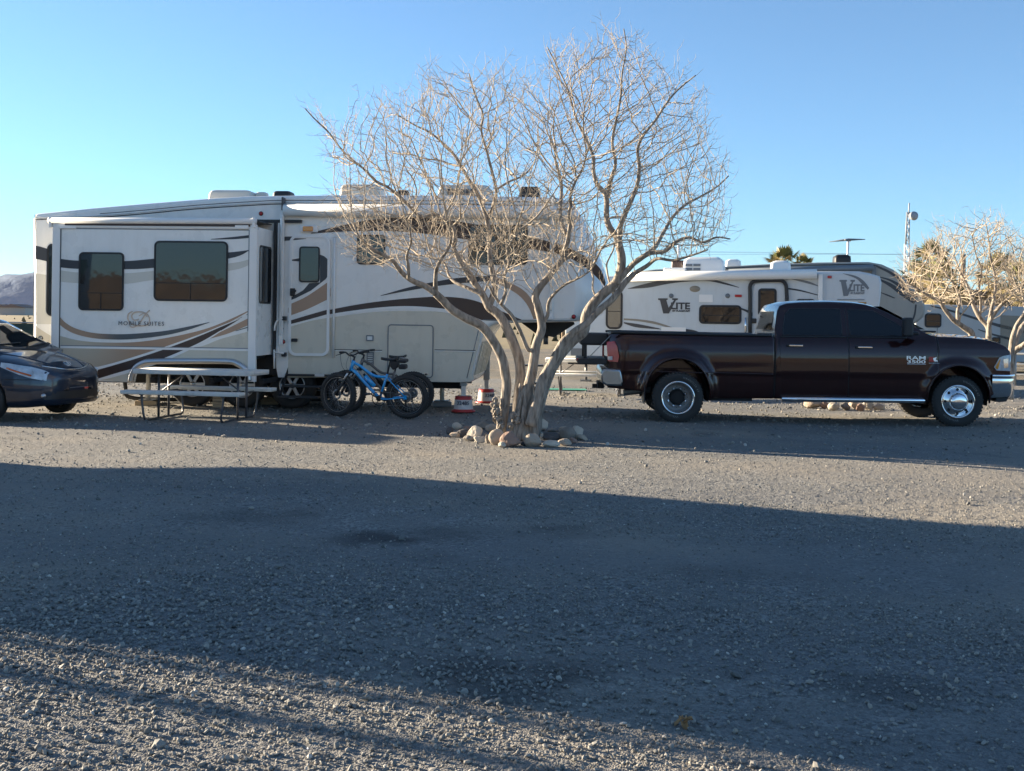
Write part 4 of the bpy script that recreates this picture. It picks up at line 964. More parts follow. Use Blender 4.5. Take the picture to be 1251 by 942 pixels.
# badges on the door
def tlabel(s, x0, y0, x1, y1, m_, par_, **kw):
    a, b = T(x0,y1), T(x1,y0); H = b[1]-a[1]; me = text_mesh(s, H/.70, m_, **kw); wd = max(v.co.x for v in me.vertices)
    for v in me.vertices:
        x, z = a[0]+v.co.x/wd*(b[0]-a[0]), a[1]+v.co.z; v.co = Vector((x, tsurf(x,z)-.010-(.003 if v.co.y < 0 else 0), z))
    o = bpy.data.objects.new('badge', me); COL.objects.link(o); o.parent = par_
badge = mat('badge_chrome', (.75,.76,.78), .25, metal=.6)
tlabel('RAM', 1107.5,435.2,1130.5,439.2, badge, fd, bold=.001); tlabel('3500', 1108,440.2,1130.5,443.6, badge, fd, bold=.001)
k = MB(); tline((1108,444.8),(1131,445.1), badge, .010, k, off=.012); tline((1134.5,443.7),(1147,443.9), badge, .008, k, off=.012); k.build('badge', fd)
k = MB(); tp([(1134.5,436),(1141,436),(1139,438),(1142,441.8),(1134.5,441.8)], redlens, .012, mb_=k); tp([(1139.5,437.5),(1144.5,436.2),(1143,439),(1146,441.5),(1141,441.5)], badge, .014, mb_=k); k.build('emblem', fd)
# ================================================================== hatchback car at the left edge
CA = math.radians(17)
carF = at(96, 470, 16.85); car = thing('hatchback_car', 'dark blue hatchback car with its nose showing at the left edge', 'car', (carF.x, carF.y, 0), -CA)
cpaint = mat('dark_blue_paint', (.006,.016,.038), .35, metal=.3, coat=1.0, var=.06, scale=40, dirt=((.05,.05,.05), .10), coatr=.03)
HWD = .8625
# local: x forward (front bumper centre at 0), y 0 = centre line, near side is -y
def cprof(x):   # centre-line height of hood / glass / roof / hatch
    return interp(x, [-4.45,-4.40,-4.2,-3.6,-2.9,-2.2,-1.75,-1.0,-.86,-.6,-.3,-.12,-.04,0], [.95,1.04,1.12,1.34,1.46,1.49,1.44,1.035,.985,.93,.84,.755,.70,.62])
def cbelt(x):   # shoulder line
    return interp(x, [-4.45,-4.3,-3.5,-2.5,-1.5,-.95,-.6,-.3,-.12,0], [.82,.95,1.0,.97,.93,.88,.82,.75,.69,.58])
def cbot(x): return interp(x, [-4.45,-4.2,-3.9,-.75,-.35,-.05,0], [.32,.24,.19,.19,.20,.23,.30])
def chalf(x):
    f = interp(x, [-4.45,-4.35,-4.1,-3.4,-2.2,-1.2,-.7,-.42,-.24,-.12,-.05,-.015,0], [.55,.68,.78,.85,.8625,.86,.84,.79,.72,.62,.50,.36,.22])
    return f
def cring(x):
    b, s_, t, h = cbot(x), cbelt(x), cprof(x), chalf(x); pts = []
    green = max(0, t-s_); isg = x < -.9
    L_ = [(h*.90, b),(h*.97,b+.05),(h*.99,b+.14),(h*1.0,b+(s_-b)*.45),(h*.995,b+(s_-b)*.65),(h*.975,b+(s_-b)*.85),(h*.94,s_)]
    if isg:
        k_ = min(1, (-.9-x)/.5)
        top = h*(.94-.30*k_*min(1,green/.45)); 
        L_ += [(h*.925+(top-h*.925)*.1, s_+green*.10),(h*.925+(top-h*.925)*.55, s_+green*.5),(top, s_+green*.88),(top*.90, t-.015),(top*.5, t)]
    else:
        L_ += [(h*.90, s_+green*.25),(h*.80, s_+green*.55),(h*.64, s_+green*.78),(h*.45,s_+green*.92),(h*.25, t)]
    return L_
def car_ring_pts(x):
    L_ = cring(x); return [(x,-y,z) for y,z in L_]+[(x,0,L_[-1][1]+.004)]+[(x,y,z) for y,z in L_[::-1]]
xs2 = sorted(set([round(v,4) for v in list(np.linspace(-4.45,-1.0,50))+list(np.linspace(-1.0,-.3,16))+list(np.linspace(-.3,0,16))]))
k = MB(); R_ = [car_ring_pts(x) for x in xs2]; k.grid(R_, cpaint, close=True); n_ = len(R_[0])
k.f.append(tuple(range(n_))[::-1]); k.m.append(0); k.sm.append(False); k.f.append(tuple(range((len(R_)-1)*n_, len(R_)*n_))); k.m.append(0); k.sm.append(False)
cc = MB(); WX = (-.93, -3.63)
for wx in WX:
    pr = [(wx+.345*math.cos(a), .31+.345*math.sin(a)) for a in [math.radians(d) for d in range(-20,201,10)]]
    cc.prism(pr, -1.2, -.58, dark); cc.prism(pr, .58, 1.2, dark)
cb = k.build('body', car, cut=cc, normals=True)
# side and front surfaces by lookup for trim pieces
def cside(x, z):
    L_ = cring(x); zz = [q[1] for q in L_]; yy = [q[0] for q in L_]; return -float(np.interp(z, zz, yy))
k = MB()
pl = [(-1.25,.93),(-1.55,1.02),(-2.0,1.30),(-2.4,1.385),(-3.0,1.39),(-3.5,1.28),(-3.9,1.10),(-3.7,1.03),(-2.5,1.0)]
k.patch(pl, cside, .006, tkglass, dz=.05, dx=.15); k.patch([(x,z) for x,z in pl], cside, .006, tkglass, dz=.05, dx=.15)
half = len(k.v)//2
for i in range(half, len(k.v)): k.v[i] = (k.v[i][0], -k.v[i][1], k.v[i][2])
k.build('side_glass', cb)
def deck(x, y):  # height of the upper surface at (x,y)
    L_ = cring(x); q = [(yy, zz) for yy, zz in L_[6:]][::-1]; ys__ = [p[0] for p in q]; return float(np.interp(abs(y), [0]+ys__, [q[0][1]+.004]+[p[1] for p in q]))
def decking(x0f, x1f, yw, m_, name, off=.006, nx=10, ny=14, par=cb):
    g_ = []
    for j in range(ny+1):
        v = -1+2*j/ny; row = []
        for i in range(nx+1):
            y = v*yw(i/nx); x = x0f(v)+(x1f(v)-x0f(v))*i/nx; row.append((x, y, deck(x, y)+off))
        g_.append(row)
    q = MB(); q.grid(g_, m_); return q.build(name, par)
decking(lambda v: -.98-.22*abs(v)**2, lambda v: -1.72-.10*abs(v)**2, lambda t: .72-.16*t, tkglass, 'windshield')
decking(lambda v: -.90-.20*abs(v)**2, lambda v: -.985-.22*abs(v)**2, lambda t: .74, blackp, 'wiper_cowl', off=.008, nx=2)
k = MB()
for y0, y1 in ((-.55,.05),(.02,.62)): k.tube([(-.94-.2*(y0/.74)**2, y0, deck(-.94-.2*(y0/.74)**2,y0)+.02),(-1.08,y1,deck(-1.08,y1)+.02)], .008, blackp, 5)
k.build('wiper', cb)
# hood scoop crease lines: two raised flanks
k = MB()
for s_ in (-1,1):
    pts = [(x, s_*(.30+.30*((-x-.12)/.8)), deck(x, s_*(.30+.30*((-x-.12)/.8)))-.001) for x in np.linspace(-.14,-.90,10)]; k.tube(pts, .012, cpaint, 6)
k.build('hood_crease', cb)
k = MB(); pts = []
for a in np.linspace(-1,1,15):
    y = a*.50; x = -.075-.16*abs(a)**2.4; pts.append((x, y, deck(x,y)+.004))
k.tube(pts, .009, chrome, 6); k.build('hood_trim', cb)
k = MB(); zc = deck(-.20,0)+.012; k.tube([(-.20+.042*math.sin(q), .058*math.cos(q), zc+.030*math.sin(-q)+.0) for q in np.linspace(0,2*PI,21)], .006, chrome, 6); k.tube([(-.20+.028*math.sin(q)+.005, .022*math.cos(q), zc-.022*math.sin(q)+.004) for q in np.linspace(0,2*PI,15)], .005, chrome, 6); k.tube([(-.175+.0*math.sin(q), .045*math.cos(q), zc+.012-.010*math.sin(q)) for q in np.linspace(0,2*PI,15)], .004, chrome, 6)
k.build('emblem', cb)
# front face by ray: x of the nose surface at (y,z)
NX = sorted(xs2)
def nosex_c(y, z):
    best = -.6
    for x in np.linspace(-.6, 0, 61):
        L_ = cring(x); zz = [q[1] for q in L_]; yy = [q[0] for q in L_]
        if zz[0] <= z <= zz[-1] and np.interp(z, zz, yy) >= abs(y): best = x
    return best
def nosepatch(pts, m_, name, off=.008, par=cb, ny=12, nz=4, both=False):
    """pts: y0,y1,zlo(t),zhi(t)"""
    y0, y1, zl, zh = pts; q = MB()
    for sg in ((1,-1) if both else (1,)):
        g_ = []
        for i in range(ny+1):
            t = i/ny; y = y0+(y1-y0)*t; row = []
            for j in range(nz+1):
                z = zl(t)+(zh(t)-zl(t))*j/nz; x = nosex_c(y, z); row.append((x+off, y*sg*(1+off*.9), z+off*.3))
            g_.append(row)
        q.grid(g_, m_)
    return q.build(name, par)
hlm = mat('car_headlight_lens', (.46,.52,.58), .15, coat=1, var=.5, scale=14)
for sg in (-1, 1):
    g_ = []
    for i in range(13):
        t = i/12; x = -.10-.60*t; yo_ = chalf(x); L_ = cring(x); row = []
        z0, z1 = .585+.19*t**1.2, .695+.185*t**.7
        z1 = min(z1, cbelt(x)+.045*(1-t))
        if z1 < z0+.01: z1 = z0+.01
        for j in range(5):
            z = z0+(z1-z0)*j/4; y = -cside(x, z); row.append((x+.006, sg*(y+.007), z+.003))
        g_.append(row)
    q = MB(); q.grid(g_, hlm); ho = q.build('headlight', car, normals=True)
    q = MB(); q.tube([(g_[i][1][0]+.002, g_[i][1][1]+sg*.004, g_[i][1][2]) for i in range(3, 11)], .014 if sg < 0 else .006, mat('orange_lens',(.55,.12,.03),.25,coat=.6), 6); q.build('turn_signal', ho)
    q = MB(); c_ = g_[3][2]; q.lathe([(.001,.01),(.035,.008),(.042,0)], clearl, 16, Matrix.Translation(c_) @ Matrix.Rotation(sg*-PI/3,4,'Z') @ Matrix.Rotation(PI/2,4,'Y')); q.build('reflector_bowl', ho)
nosepatch((-.60,.60,lambda t:.315+.0*t,lambda t:.425), blackp, 'lower_grille', .006)
nosepatch((-.20,.20,lambda t:.465,lambda t:.475), charg, 'plate_mount', .006)
nosepatch((-.70,.70,lambda t:.245,lambda t:.275), cpaint, 'chin_spoiler', .022)
for sg in (-1,1):
    x = nosex_c(.60,.37); q = MB(); q.lathe([(.001,.02),(.030,.015),(.036,0)], alu, 16, Matrix.Translation((x+.0, sg*.605, .37)) @ Matrix.Rotation(sg*.6,4,'Z') @ Matrix.Rotation(PI/2,4,'Y')); q.build('fog_light', car)
# seams: bumper to wing, hood cut
k = MB()
for sg in (-1,1):
    k.tube([(x, sg*(-cside(x,.60)+.002), .60) for x in np.linspace(-.12,-.62,10)], .005, dark, 5)
    k.tube([(-.62-.0*t, sg*(-cside(-.62,.60+.0)+.002), .60+.0) for t in (0,1e-3)], .004, dark, 4)
k.build('bumper_seam', cb)
k = MB(); k.box((-2.2,0,.30), (3.6,1.2,.2), dark); k.build('underbody', car)
for wx in WX:
    for sg in (-1,1):
        k = MB(); M = Matrix.Translation((wx, sg*.76, .30)) @ Matrix.Rotation(PI/2*(-sg if sg<0 else -sg)*-1,4,'X') if sg > 0 else Yaxis((wx,-.76,.30))
        if sg > 0: M = Matrix.Translation((wx,.76,.30)) @ Matrix.Rotation(-PI/2,4,'X')
        W_ = .185; k.lathe([(.20,-W_*.4),(.275,-W_*.5),(.298,-W_*.38),(.30,-W_*.2),(.30,W_*.2),(.298,W_*.38),(.275,W_*.5),(.20,W_*.4)], rubber, 36, M, closed=True); wo_ = k.build('wheel', car)
        h = MB(); h.lathe([(.205,W_*.42),(.195,W_*.44),(.18,W_*.25),(.06,W_*.38),(.001,W_*.40)], alu, 30, M); h.build('rim', wo_)

# ================================================================== folding picnic table
plas = mat('grey_plastic_top', (.62,.61,.57), .55, var=.08, bump=.001, dirt=((.30,.28,.25),.5))
tubem = mat('powder_steel', (.10,.10,.11), .4, metal=.5)
nf, nr = ground(164,514.5), ground(275,517.5); ff, fr_ = ground(222,505.5), ground(325,510.5)
PHI = math.radians(-9.5)
ctr = (nf+nr+ff+fr_)/4
table = thing('picnic_table', 'grey folding picnic table with benches in front of the big trailer', 'picnic table', (ctr.x+.0, ctr.y-.05, 0), PHI)
def picnic(t_, label=None):
    L_ = 1.83
    k = MB(); pl = rrect(-L_/2,-.36,L_/2,.36,.06)
    k.rprism([(x,z) for x,z in [(-L_/2,.675),(-L_/2,.745),(L_/2,.745),(L_/2,.675)]], -.37, .37, .018, plas, mid=4); k.build('tabletop', t_, normals=True)
    for s_ in (-1,1):
        k = MB(); k.rprism([(-L_/2,.40),(-L_/2,.452),(L_/2-.02,.452),(L_/2-.02,.40)], s_*.61-.125, s_*.61+.125, .015, plas, mid=4); k.build('bench', t_, normals=True)
    for sx in (-1,1):
        X = sx*.62
        k = MB(); 
        pts = sm([(X,-.64,.41),(X-.0,-.64,.30),(X-.03*sx,-.63,.08),(X-.03*sx,-.56,.022),(X-.03*sx,-.40,.02),(X-.03*sx,.40,.02),(X-.03*sx,.56,.022),(X-.03*sx,.63,.08),(X,.64,.30),(X,.64,.41)],5)
        k.tube(pts, .017, tubem, 8); k.build('leg_frame', t_)
        for s_ in (-1,1):
            k = MB(); k.tube([(X+.02,s_*.16,.70),(X+.02,s_*.16,.03)], .019, tubem, 8); k.build('leg', t_)
        k = MB(); k.tube([(X,-.70,.40),(X,.70,.40)], .015, tubem, 8); k.tube([(X,-.3,.69),(X,.3,.69)], .015, tubem, 8); k.build('crossbar', t_)
        k = MB(); k.tube([(X,.0,.42),(sx*.25,.0,.68)], .012, tubem, 6); k.build('brace', t_)
picnic(table)

# ================================================================== mountain bikes
def bicycle(name, label, wf, wr, lean, fm, seat_bag, rz_):
    """wf / wr: ground points of the wheels; frame in local x from rear (0) to front (L)"""
    a, b = Vector(wr), Vector(wf); L_ = (b-a).length; ang = math.atan2(b.y-a.y, b.x-a.x)
    t_ = thing(name, label, 'bicycle', (a.x, a.y, 0), 0, 'mountain bikes parked by the big trailer'); t_.rotation_euler = (0,0,0)
    t_.matrix_world = Matrix.Translation(a) @ Matrix.Rotation(ang,4,'Z') @ Matrix.Rotation(lean,4,'X')
    R = .345; k_ = L_/1.10
    def wheel_(x, par, M3=Matrix.Identity(4), disc=True):
        M = M3 @ Matrix.Translation((x,0,R)) @ Matrix.Rotation(PI/2,4,'X')
        q = MB(); tw = .043; prof = [(R-tw+tw*math.cos(w), tw*math.sin(w)) for w in np.linspace(-PI,PI,13)[:-1]]; q.lathe(prof, rubber, 48, M, closed=True)
        for i in range(52):
            w = 2*PI*i/52
            for s_ in (-1,1): q.box(M @ Vector(((R-.004)*math.cos(w+s_*.03),(R-.004)*math.sin(w+s_*.03),s_*.017)), (.012,.014,.022), rubber, M.to_3x3() @ Matrix.Rotation(w,3,'Z'))
        o = q.build('wheel', par)
        q = MB(); q.lathe([(R-.098,-.024),(R-.078,-.030),(R-.078,.030),(R-.098,.024)], blackp, 48, M, closed=True); q.lathe([(R-.079,-.0305),(R-.083,-.0305)], alu, 48, M); q.build('rim', o)
        q = MB()
        for i in range(28):
            w = 2*PI*i/28; s_ = 1 if i % 2 else -1; q.tube([M @ Vector((.022*math.cos(w+.9*(1 if i%4<2 else -1)), .022*math.sin(w+.9*(1 if i%4<2 else -1)), s_*.03)), M @ Vector(((R-.09)*math.cos(w),(R-.09)*math.sin(w),0))], .0010, alu, 4, False)
        q.lathe([(.001,-.055),(.02,-.05),(.024,-.03),(.016,0),(.024,.03),(.02,.05),(.001,.055)], blackp, 12, M); q.lathe([(.05,-.042),(.085,-.042),(.085,-.039),(.05,-.039)], steel, 24, M, closed=True); q.build('spokes', o)
    wheel_(0, t_)
    # cassette and derailleur on the far or near side
    M = Matrix.Translation((0,0,R)) @ Matrix.Rotation(PI/2,4,'X')
    drv = MB()
    for i, rr in enumerate((.060,.054,.048,.042,.036,.030)): drv.lathe([(.001,-.028-i*.004),(rr,-.028-i*.004),(rr,-.026-i*.004),(.001,-.026-i*.004)], steel, 20, M)
    BB = Vector((.43*k_,0,.31)); drv.lathe([(.10,-.052),(.112,-.050),(.112,-.046),(.10,-.044)], blackp, 32, Matrix.Translation(BB) @ Matrix.Rotation(PI/2,4,'X'), closed=True); drv.lathe([(.001,-.050),(.045,-.048),(.001,-.044)], blackp, 16, Matrix.Translation(BB) @ Matrix.Rotation(PI/2,4,'X'))
    for w in range(4): drv.tube([BB+Vector((0,.048,0)), BB+Vector((.105*math.cos(w*PI/2+.4),.048,.105*math.sin(w*PI/2+.4)))], .007, blackp, 5)
    drv.tube([(BB.x,.048,BB.z+.108),(0,.036,R+.045)], .004, steel, 4); drv.tube([(BB.x,.048,BB.z-.108),(.02,.036,R-.13),(0,.036,R-.045)], .004, steel, 4); drv.box((0.01,.045,R-.09), (.03,.02,.12), blackp, bev=.005)
    drv.build('drivetrain', t_)
    for sg in (-1,1):
        q = MB(); w = .55 if sg < 0 else .55+PI; e_ = BB+Vector((.17*math.cos(w), sg*-.07, .17*math.sin(w)-.0)); q.tube([BB+Vector((0,sg*-.06,0)), e_], .011, blackp, 8); q.box(e_+Vector((0,sg*-.055,-.005)), (.10,.09,.018), blackp, bev=.004); q.build('pedal', t_)
    head = Vector((.93*k_-.10,0,.86)); hb = Vector((.95*k_-.08,0,.76)); st = Vector((.30*k_,0,.69)); seat = Vector((.245*k_,0,.90))
    f = MB()
    f.tube(sm([head,(head.x-.12,0,.80),(st.x+.22,0,.66),(st.x+.02,0,.645)],5), .022, fm, 10); f.tube([hb,(hb.x-.10,0,.68),(BB.x+.10,0,.40),BB], [.027,.027,.026,.026], fm, 10); f.tube([st,BB], .019, fm, 10); f.tube([head+Vector((-.008,0,.03)), hb+Vector((.01,0,-.03))], .028, fm, 12)
    for sg in (-1,1):
        f.tube(sm([(BB.x-.02,sg*.035,BB.z),(BB.x-.12,sg*.055,BB.z-.005),(.02,sg*.068,R)],4), .012, fm, 8); f.tube([(st.x-.01,sg*.03,st.z-.06),(.015,sg*.068,R+.01)], .010, fm, 8)
    f.lathe([(.026,-.045),(.026,.045)], fm, 14, Matrix.Translation(BB) @ Matrix.Rotation(PI/2,4,'X')); f.box((.01,-.07,R), (.05,.008,.06), fm); f.box((.01,.07,R), (.05,.008,.06), fm)
    fo = f.build('frame', t_)
    q = MB(); q.tube([st,seat], .0145, blackp, 8); q.build('seatpost', t_)
    q = MB(); g_ = []
    for i in range(9):
        u_ = i/8; x = seat.x-.12+.27*u_; wd_ = .075*(1-u_)**.8+.018; zc_ = seat.z+.03-.012*math.sin(u_*PI)+(.01 if i == 0 else 0); g_.append([(x, wd_*math.cos(w), zc_+.022*math.sin(w)) for w in np.linspace(0,2*PI,13)[:-1]])
    q.grid(g_, blackp, close=True); q.f += [tuple(range(12)), tuple(range(96,108))]; q.m += [0,0]; q.sm += [False, False]; q.tube([(seat.x-.08,0,seat.z+.02),(seat.x+.08,0,seat.z+.015)], .02, blackp, 8); q.build('saddle', t_, normals=True)
    if seat_bag:
        q = MB(); q.rprism([(seat.x-.14,seat.z+.0),(seat.x-.02,seat.z+.0),(seat.x-.0,seat.z-.08),(seat.x-.05,seat.z-.14),(seat.x-.13,seat.z-.10)], -.055, .055, .02, blackp, mid=4); q.build('saddle_bag', t_, normals=True)
        q = MB(); q.box((seat.x-.20,0,seat.z-.0),(.14,.16,.05),blackp,bev=.015); q.box((seat.x-.20,0,seat.z-.09),(.12,.12,.07),blackp,bev=.02); q.tube([(seat.x-.26,-.06,seat.z+.03),(seat.x-.10,-.06,seat.z+.045)], .006, alu, 5); q.build('rear_rack_bag', t_)
    # steering assembly turned rz_
    piv = Vector((head.x,0,0)); tilt = math.atan2(.18, .70)
    axis = (hb-head).normalized(); M3 = Matrix.Translation(head) @ Matrix.Rotation(rz_,4,axis) @ Matrix.Translation(-head)
    if abs(rz_) > 0: 
        pass
    ax = Vector((L_,0,R)); q = MB()
    crown = hb+Vector((.012,0,-.05)); 
    for sg in (-1,1):
        mid = crown+(ax-crown)*.48; q.tube([M3 @ (crown+Vector((0,sg*.055,.0))), M3 @ (mid+Vector((0,sg*.055,0)))], .015, alu, 8); q.tube([M3 @ (mid+Vector((0,sg*.055,0))), M3 @ (ax+Vector((0,sg*.055,0)))], .022, blackp, 8)
    q.tube([M3 @ (crown+Vector((0,-.07,0))), M3 @ (crown+Vector((0,.07,0)))], .022, blackp, 8); q.tube([M3 @ (crown+(ax-crown)*.55+Vector((0,-.055,.0))), M3 @ (crown+(ax-crown)*.48+Vector((.04,0,.02))), M3 @ (crown+(ax-crown)*.55+Vector((0,.055,0)))], .012, blackp, 6)
    q.build('fork', t_)
    wheel_(L_, t_, M3)
    q = MB(); top = head+Vector((-.02,0,.08)); s2_ = top+Vector((.06,0,.03)); q.tube([M3 @ head, M3 @ top, M3 @ s2_], .018, blackp, 8)
    bar_ = sm([s2_+Vector((-.06,-.36,.05)), s2_+Vector((-.03,-.18,.045)), s2_+Vector((0,-.06,0)), s2_+Vector((0,.06,0)), s2_+Vector((-.03,.18,.045)), s2_+Vector((-.06,.36,.05))], 4); q.tube([M3 @ Vector(p) for p in bar_], .0125, blackp, 8); ho = q.build('handlebar', t_)
    for sg in (-1,1):
        q = MB(); q.tube([M3 @ (s2_+Vector((-.06,sg*.36,.05))), M3 @ (s2_+Vector((-.045,sg*.25,.048)))], .018, rubber, 8); q.build('grip', ho)
        q = MB(); q.tube([M3 @ (s2_+Vector((-.035,sg*.21,.045))), M3 @ (s2_+Vector((.02,sg*.24,.02))), M3 @ (s2_+Vector((.03,sg*.34,.0)))], .006, blackp, 6); q.build('brake_lever', ho)
    q = MB()
    for sg in (-1,1): q.tube([M3 @ Vector(p) for p in sm([s2_+Vector((0,sg*.20,.04)), s2_+Vector((.12,sg*.12,.0)), s2_+Vector((.14,sg*.05,-.18)), s2_+Vector((.04,sg*.04,-.32)), ax+Vector((-.02,sg*.06,.12))],5)], .0032, blackp, 4)
    q.build('brake_cable', ho)
    # bottle in its cage on the down tube, kickstand
    c0, c1 = BB+Vector((.10,0,.13)), BB+Vector((.25,0,.29)); q = MB(); q.tube([c0+Vector((-.02,0,.05)), c1+Vector((-.02,0,.05))], .036, fm if seat_bag else blackp, 12); q.tube([c1+Vector((-.02,0,.05)), c1+Vector((0,0,.085))], .02, blackp, 8); q.build('bottle_cage', t_)
    if seat_bag:
        q = MB(); q.tube([BB+Vector((-.05,-.04,-.02)), BB+Vector((.09,-.20,-.30))], .008, alu, 6); q.build('kickstand', t_)
    return t_, fo
blue = mat('blue_frame_paint', (.02,.33,.72), .25, coat=.8, var=.05)
gfr = mat('grey_frame_paint', (.10,.095,.09), .35, coat=.5)
wf_, wr_ = ground(413.5,508.6), ground(498,511.6)
bk, fo = bicycle('mountain_bike', 'blue mountain bike with saddle bag leaning in front of the darker bike', (wf_.x,wf_.y,0), (wr_.x,wr_.y,0), math.radians(-7), blue, True, .32)
wf2, wr2 = ground(424,503.5), ground(505,505.5)
bicycle('mountain_bike', 'dark grey mountain bike standing behind the blue one', (wf2.x,wf2.y,0), (wr2.x,wr2.y,0), math.radians(-5), gfr, False, .25)

# ================================================================== rocks round the tree
def rock(px, py, wpx, hpx, col, label, seed, d=None, grp='rocks ringed round the foot of the bare tree', flatn=1.0, tilt=0):
    g_ = ground(px, py+hpx*.5) if d is None else at(px, py, d); s_ = g_.y/FPX; r_ = random.Random(seed)
    w_, h_ = wpx*s_*1.15, hpx*s_*1.3
    bm = bmesh.new(); bmesh.ops.create_icosphere(bm, subdivisions=3, radius=.5)
    ns = [(Vector((r_.gauss(0,1),r_.gauss(0,1),r_.gauss(0,1))).normalized(), r_.uniform(.30,.46)) for _ in range(11)]
    for v in bm.verts:
        p = v.co.copy()
        for n_, dd_ in ns:
            q = p.dot(n_)-dd_
            if q > 0: p -= n_*q*.86
        p += v.co.normalized()*.018*math.sin(p.x*23+seed)*math.sin(p.y*19+p.z*27)
        v.co = Vector((p.x*w_*1.1, p.y*w_*.85, p.z*h_*1.1))
    rt = Matrix.Rotation(tilt,3,'Y') @ Matrix.Rotation(r_.uniform(0,3),3,'Z') if not tilt else Matrix.Rotation(tilt,3,'Y')
    for v in bm.verts: v.co = rt @ v.co if tilt else v.co
    mn = min(v.co.z for v in bm.verts); 
    for v in bm.verts: v.co.z -= mn+.012
    me = bpy.data.meshes.new('rock'); bm.to_mesh(me); bm.free(); me.materials.append(col)
    for p in me.polygons: p.use_smooth = r_.random() < .0
    o = bpy.data.objects.new('rock', me); COL.objects.link(o); o.location = (g_.x, g_.y+w_*.35, gh(g_.x, g_.y)); return tag(o, label, 'rock', grp)
rw = mat('pale_rock', (.48,.42,.34), .85, var=.18, scale=9, bump=.006, bscale=40); rg = mat('grey_rock', (.22,.195,.165), .85, var=.3, scale=9, bump=.006, bscale=40)
rt_ = mat('tan_rock', (.38,.31,.24), .85, var=.25, scale=9, bump=.006, bscale=40); rr_ = mat('reddish_rock', (.27,.18,.14), .9, var=.35, scale=12, bump=.012, bscale=30); rk = mat('dark_rock', (.09,.085,.085), .85, var=.3, scale=9, bump=.006, bscale=40)
RK = [(580,529.6,17,15,rw,'white upright rock at the left of the tree ring'),(585.6,535,13,7,rw,'small flat white rock lying before the white upright one'),(589,520.5,15,9,rg,'grey rock at the back left of the tree ring'),
(595.3,535,6,9,rg,'tiny grey rock just left of the boxy tan rock'),(607.2,534.3,17,15,rt_,'boxy pale tan rock right in front of the left trunk'),(624,536,22,16,rr_,'big knobbly reddish rock at the foot of the trunk'),
(652,537,19,14,rt_,'domed grey-brown rock just right of the main trunk'),(660.7,521,16,12,rw,'white block-like rock standing behind the right of the trunk'),(674,541,17,8,rw,'pale flat rock at the front right of the ring'),
(689.5,540,16,7,rt_,'flat tan slab at the front right corner of the ring'),(693.5,531.5,19,12,rg,'large brown-grey rock at the right of the ring'),(705,529.6,12,15,rw,'white slab leaning at the right end of the ring'),
(549.6,526,8,7,rk,'small dark rock at the far left end of the ring'),(557.6,521.6,10,7,rw,'pale small rock near the far left end of the ring'),(565.6,529,14,8,rk,'low dark rock left of the white upright rock'),
(672.7,533,21,8,rk,'dark low block between the domed rock and the big grey one'),(662,533,4,7,rw,'thin upright pale stone beside the dark block'),(676,525.6,14,5,rg,'thin grey flat rock behind the dark block'),
(689.5,525.4,12,7,rt_,'tan rock at the back right of the ring'),(641,540,9,5,rk,'small dark stone in front of the trunk'),(571,523,8,5,rr_,'small reddish stone at the back left of the ring'),
(556,530,11,6,rt_,'low tan stone before the small dark one at the far left of the ring'),(573,534,12,6,rg,'flat grey stone at the front left of the ring'),(600,524,12,8,rt_,'tan stone at the back, just left of the left trunk'),(614,541,10,6,rw,'small pale stone before the boxy tan rock'),
(712,535,11,6,rt_,'small tan stone just beyond the leaning white slab'),(700,538,10,6,rr_,'small reddish stone at the front of the leaning white slab'),(683,533,10,7,rt_,'tan stone between the dark block and the large brown-grey rock')]
for i, (a, b, c, d_, m_, l_) in enumerate(RK):
    rock(a, b, c, d_, m_, l_, 11+i*7, tilt=.35 if 'leaning' in l_ else 0)
RK2 = [(995,493.5,18,9,rt_,'tan rock at the left end of the row behind the truck'),(1008,495,9,7,rr_,'dark reddish rock second in the row behind the truck'),(1020,496,12,9,rw,'pale rock third in the row behind the truck'),(1034,497,11,7,rg,'grey rock in the middle of the row behind the truck'),
(1045,495,12,9,rt_,'orange-tan rock right of middle in the row behind the truck'),(1052,498,10,8,rr_,'brown rock low in the row behind the truck'),(1062,496.5,11,9,rw,'pale angular rock fifth from the left behind the truck'),(1076,498,13,7,rt_,'flat tan rock at the right end of the row behind the truck')]
for i, (a, b, c, d_, m_, l_) in enumerate(RK2): rock(a, b, c, d_, m_, l_, 211+i*5, grp='rocks in a row behind the truck')
# dry leaf-like scrap on the gravel
g_ = ground(835,892); k = MB(); lf = mat('dead_leaf', (.34,.19,.08), .8, var=.3, scale=60)
for i in range(4):
    a = i*1.6; pts = [[(.035*u*math.cos(a)+.013*v*math.sin(a), .035*u*math.sin(a)-.013*v*math.cos(a), .012+.018*math.sin(u*2+i)+.010*v*v+i*.003) for v in (-1,-.5,0,.5,1)] for u in (0,.25,.5,.75,1)]
    k.grid(pts, lf)
o = k.build('dry_leaf'); o.location = (g_.x, g_.y, .01); tag(o, 'curled orange dry leaf on the sunlit gravel in front', 'leaf')
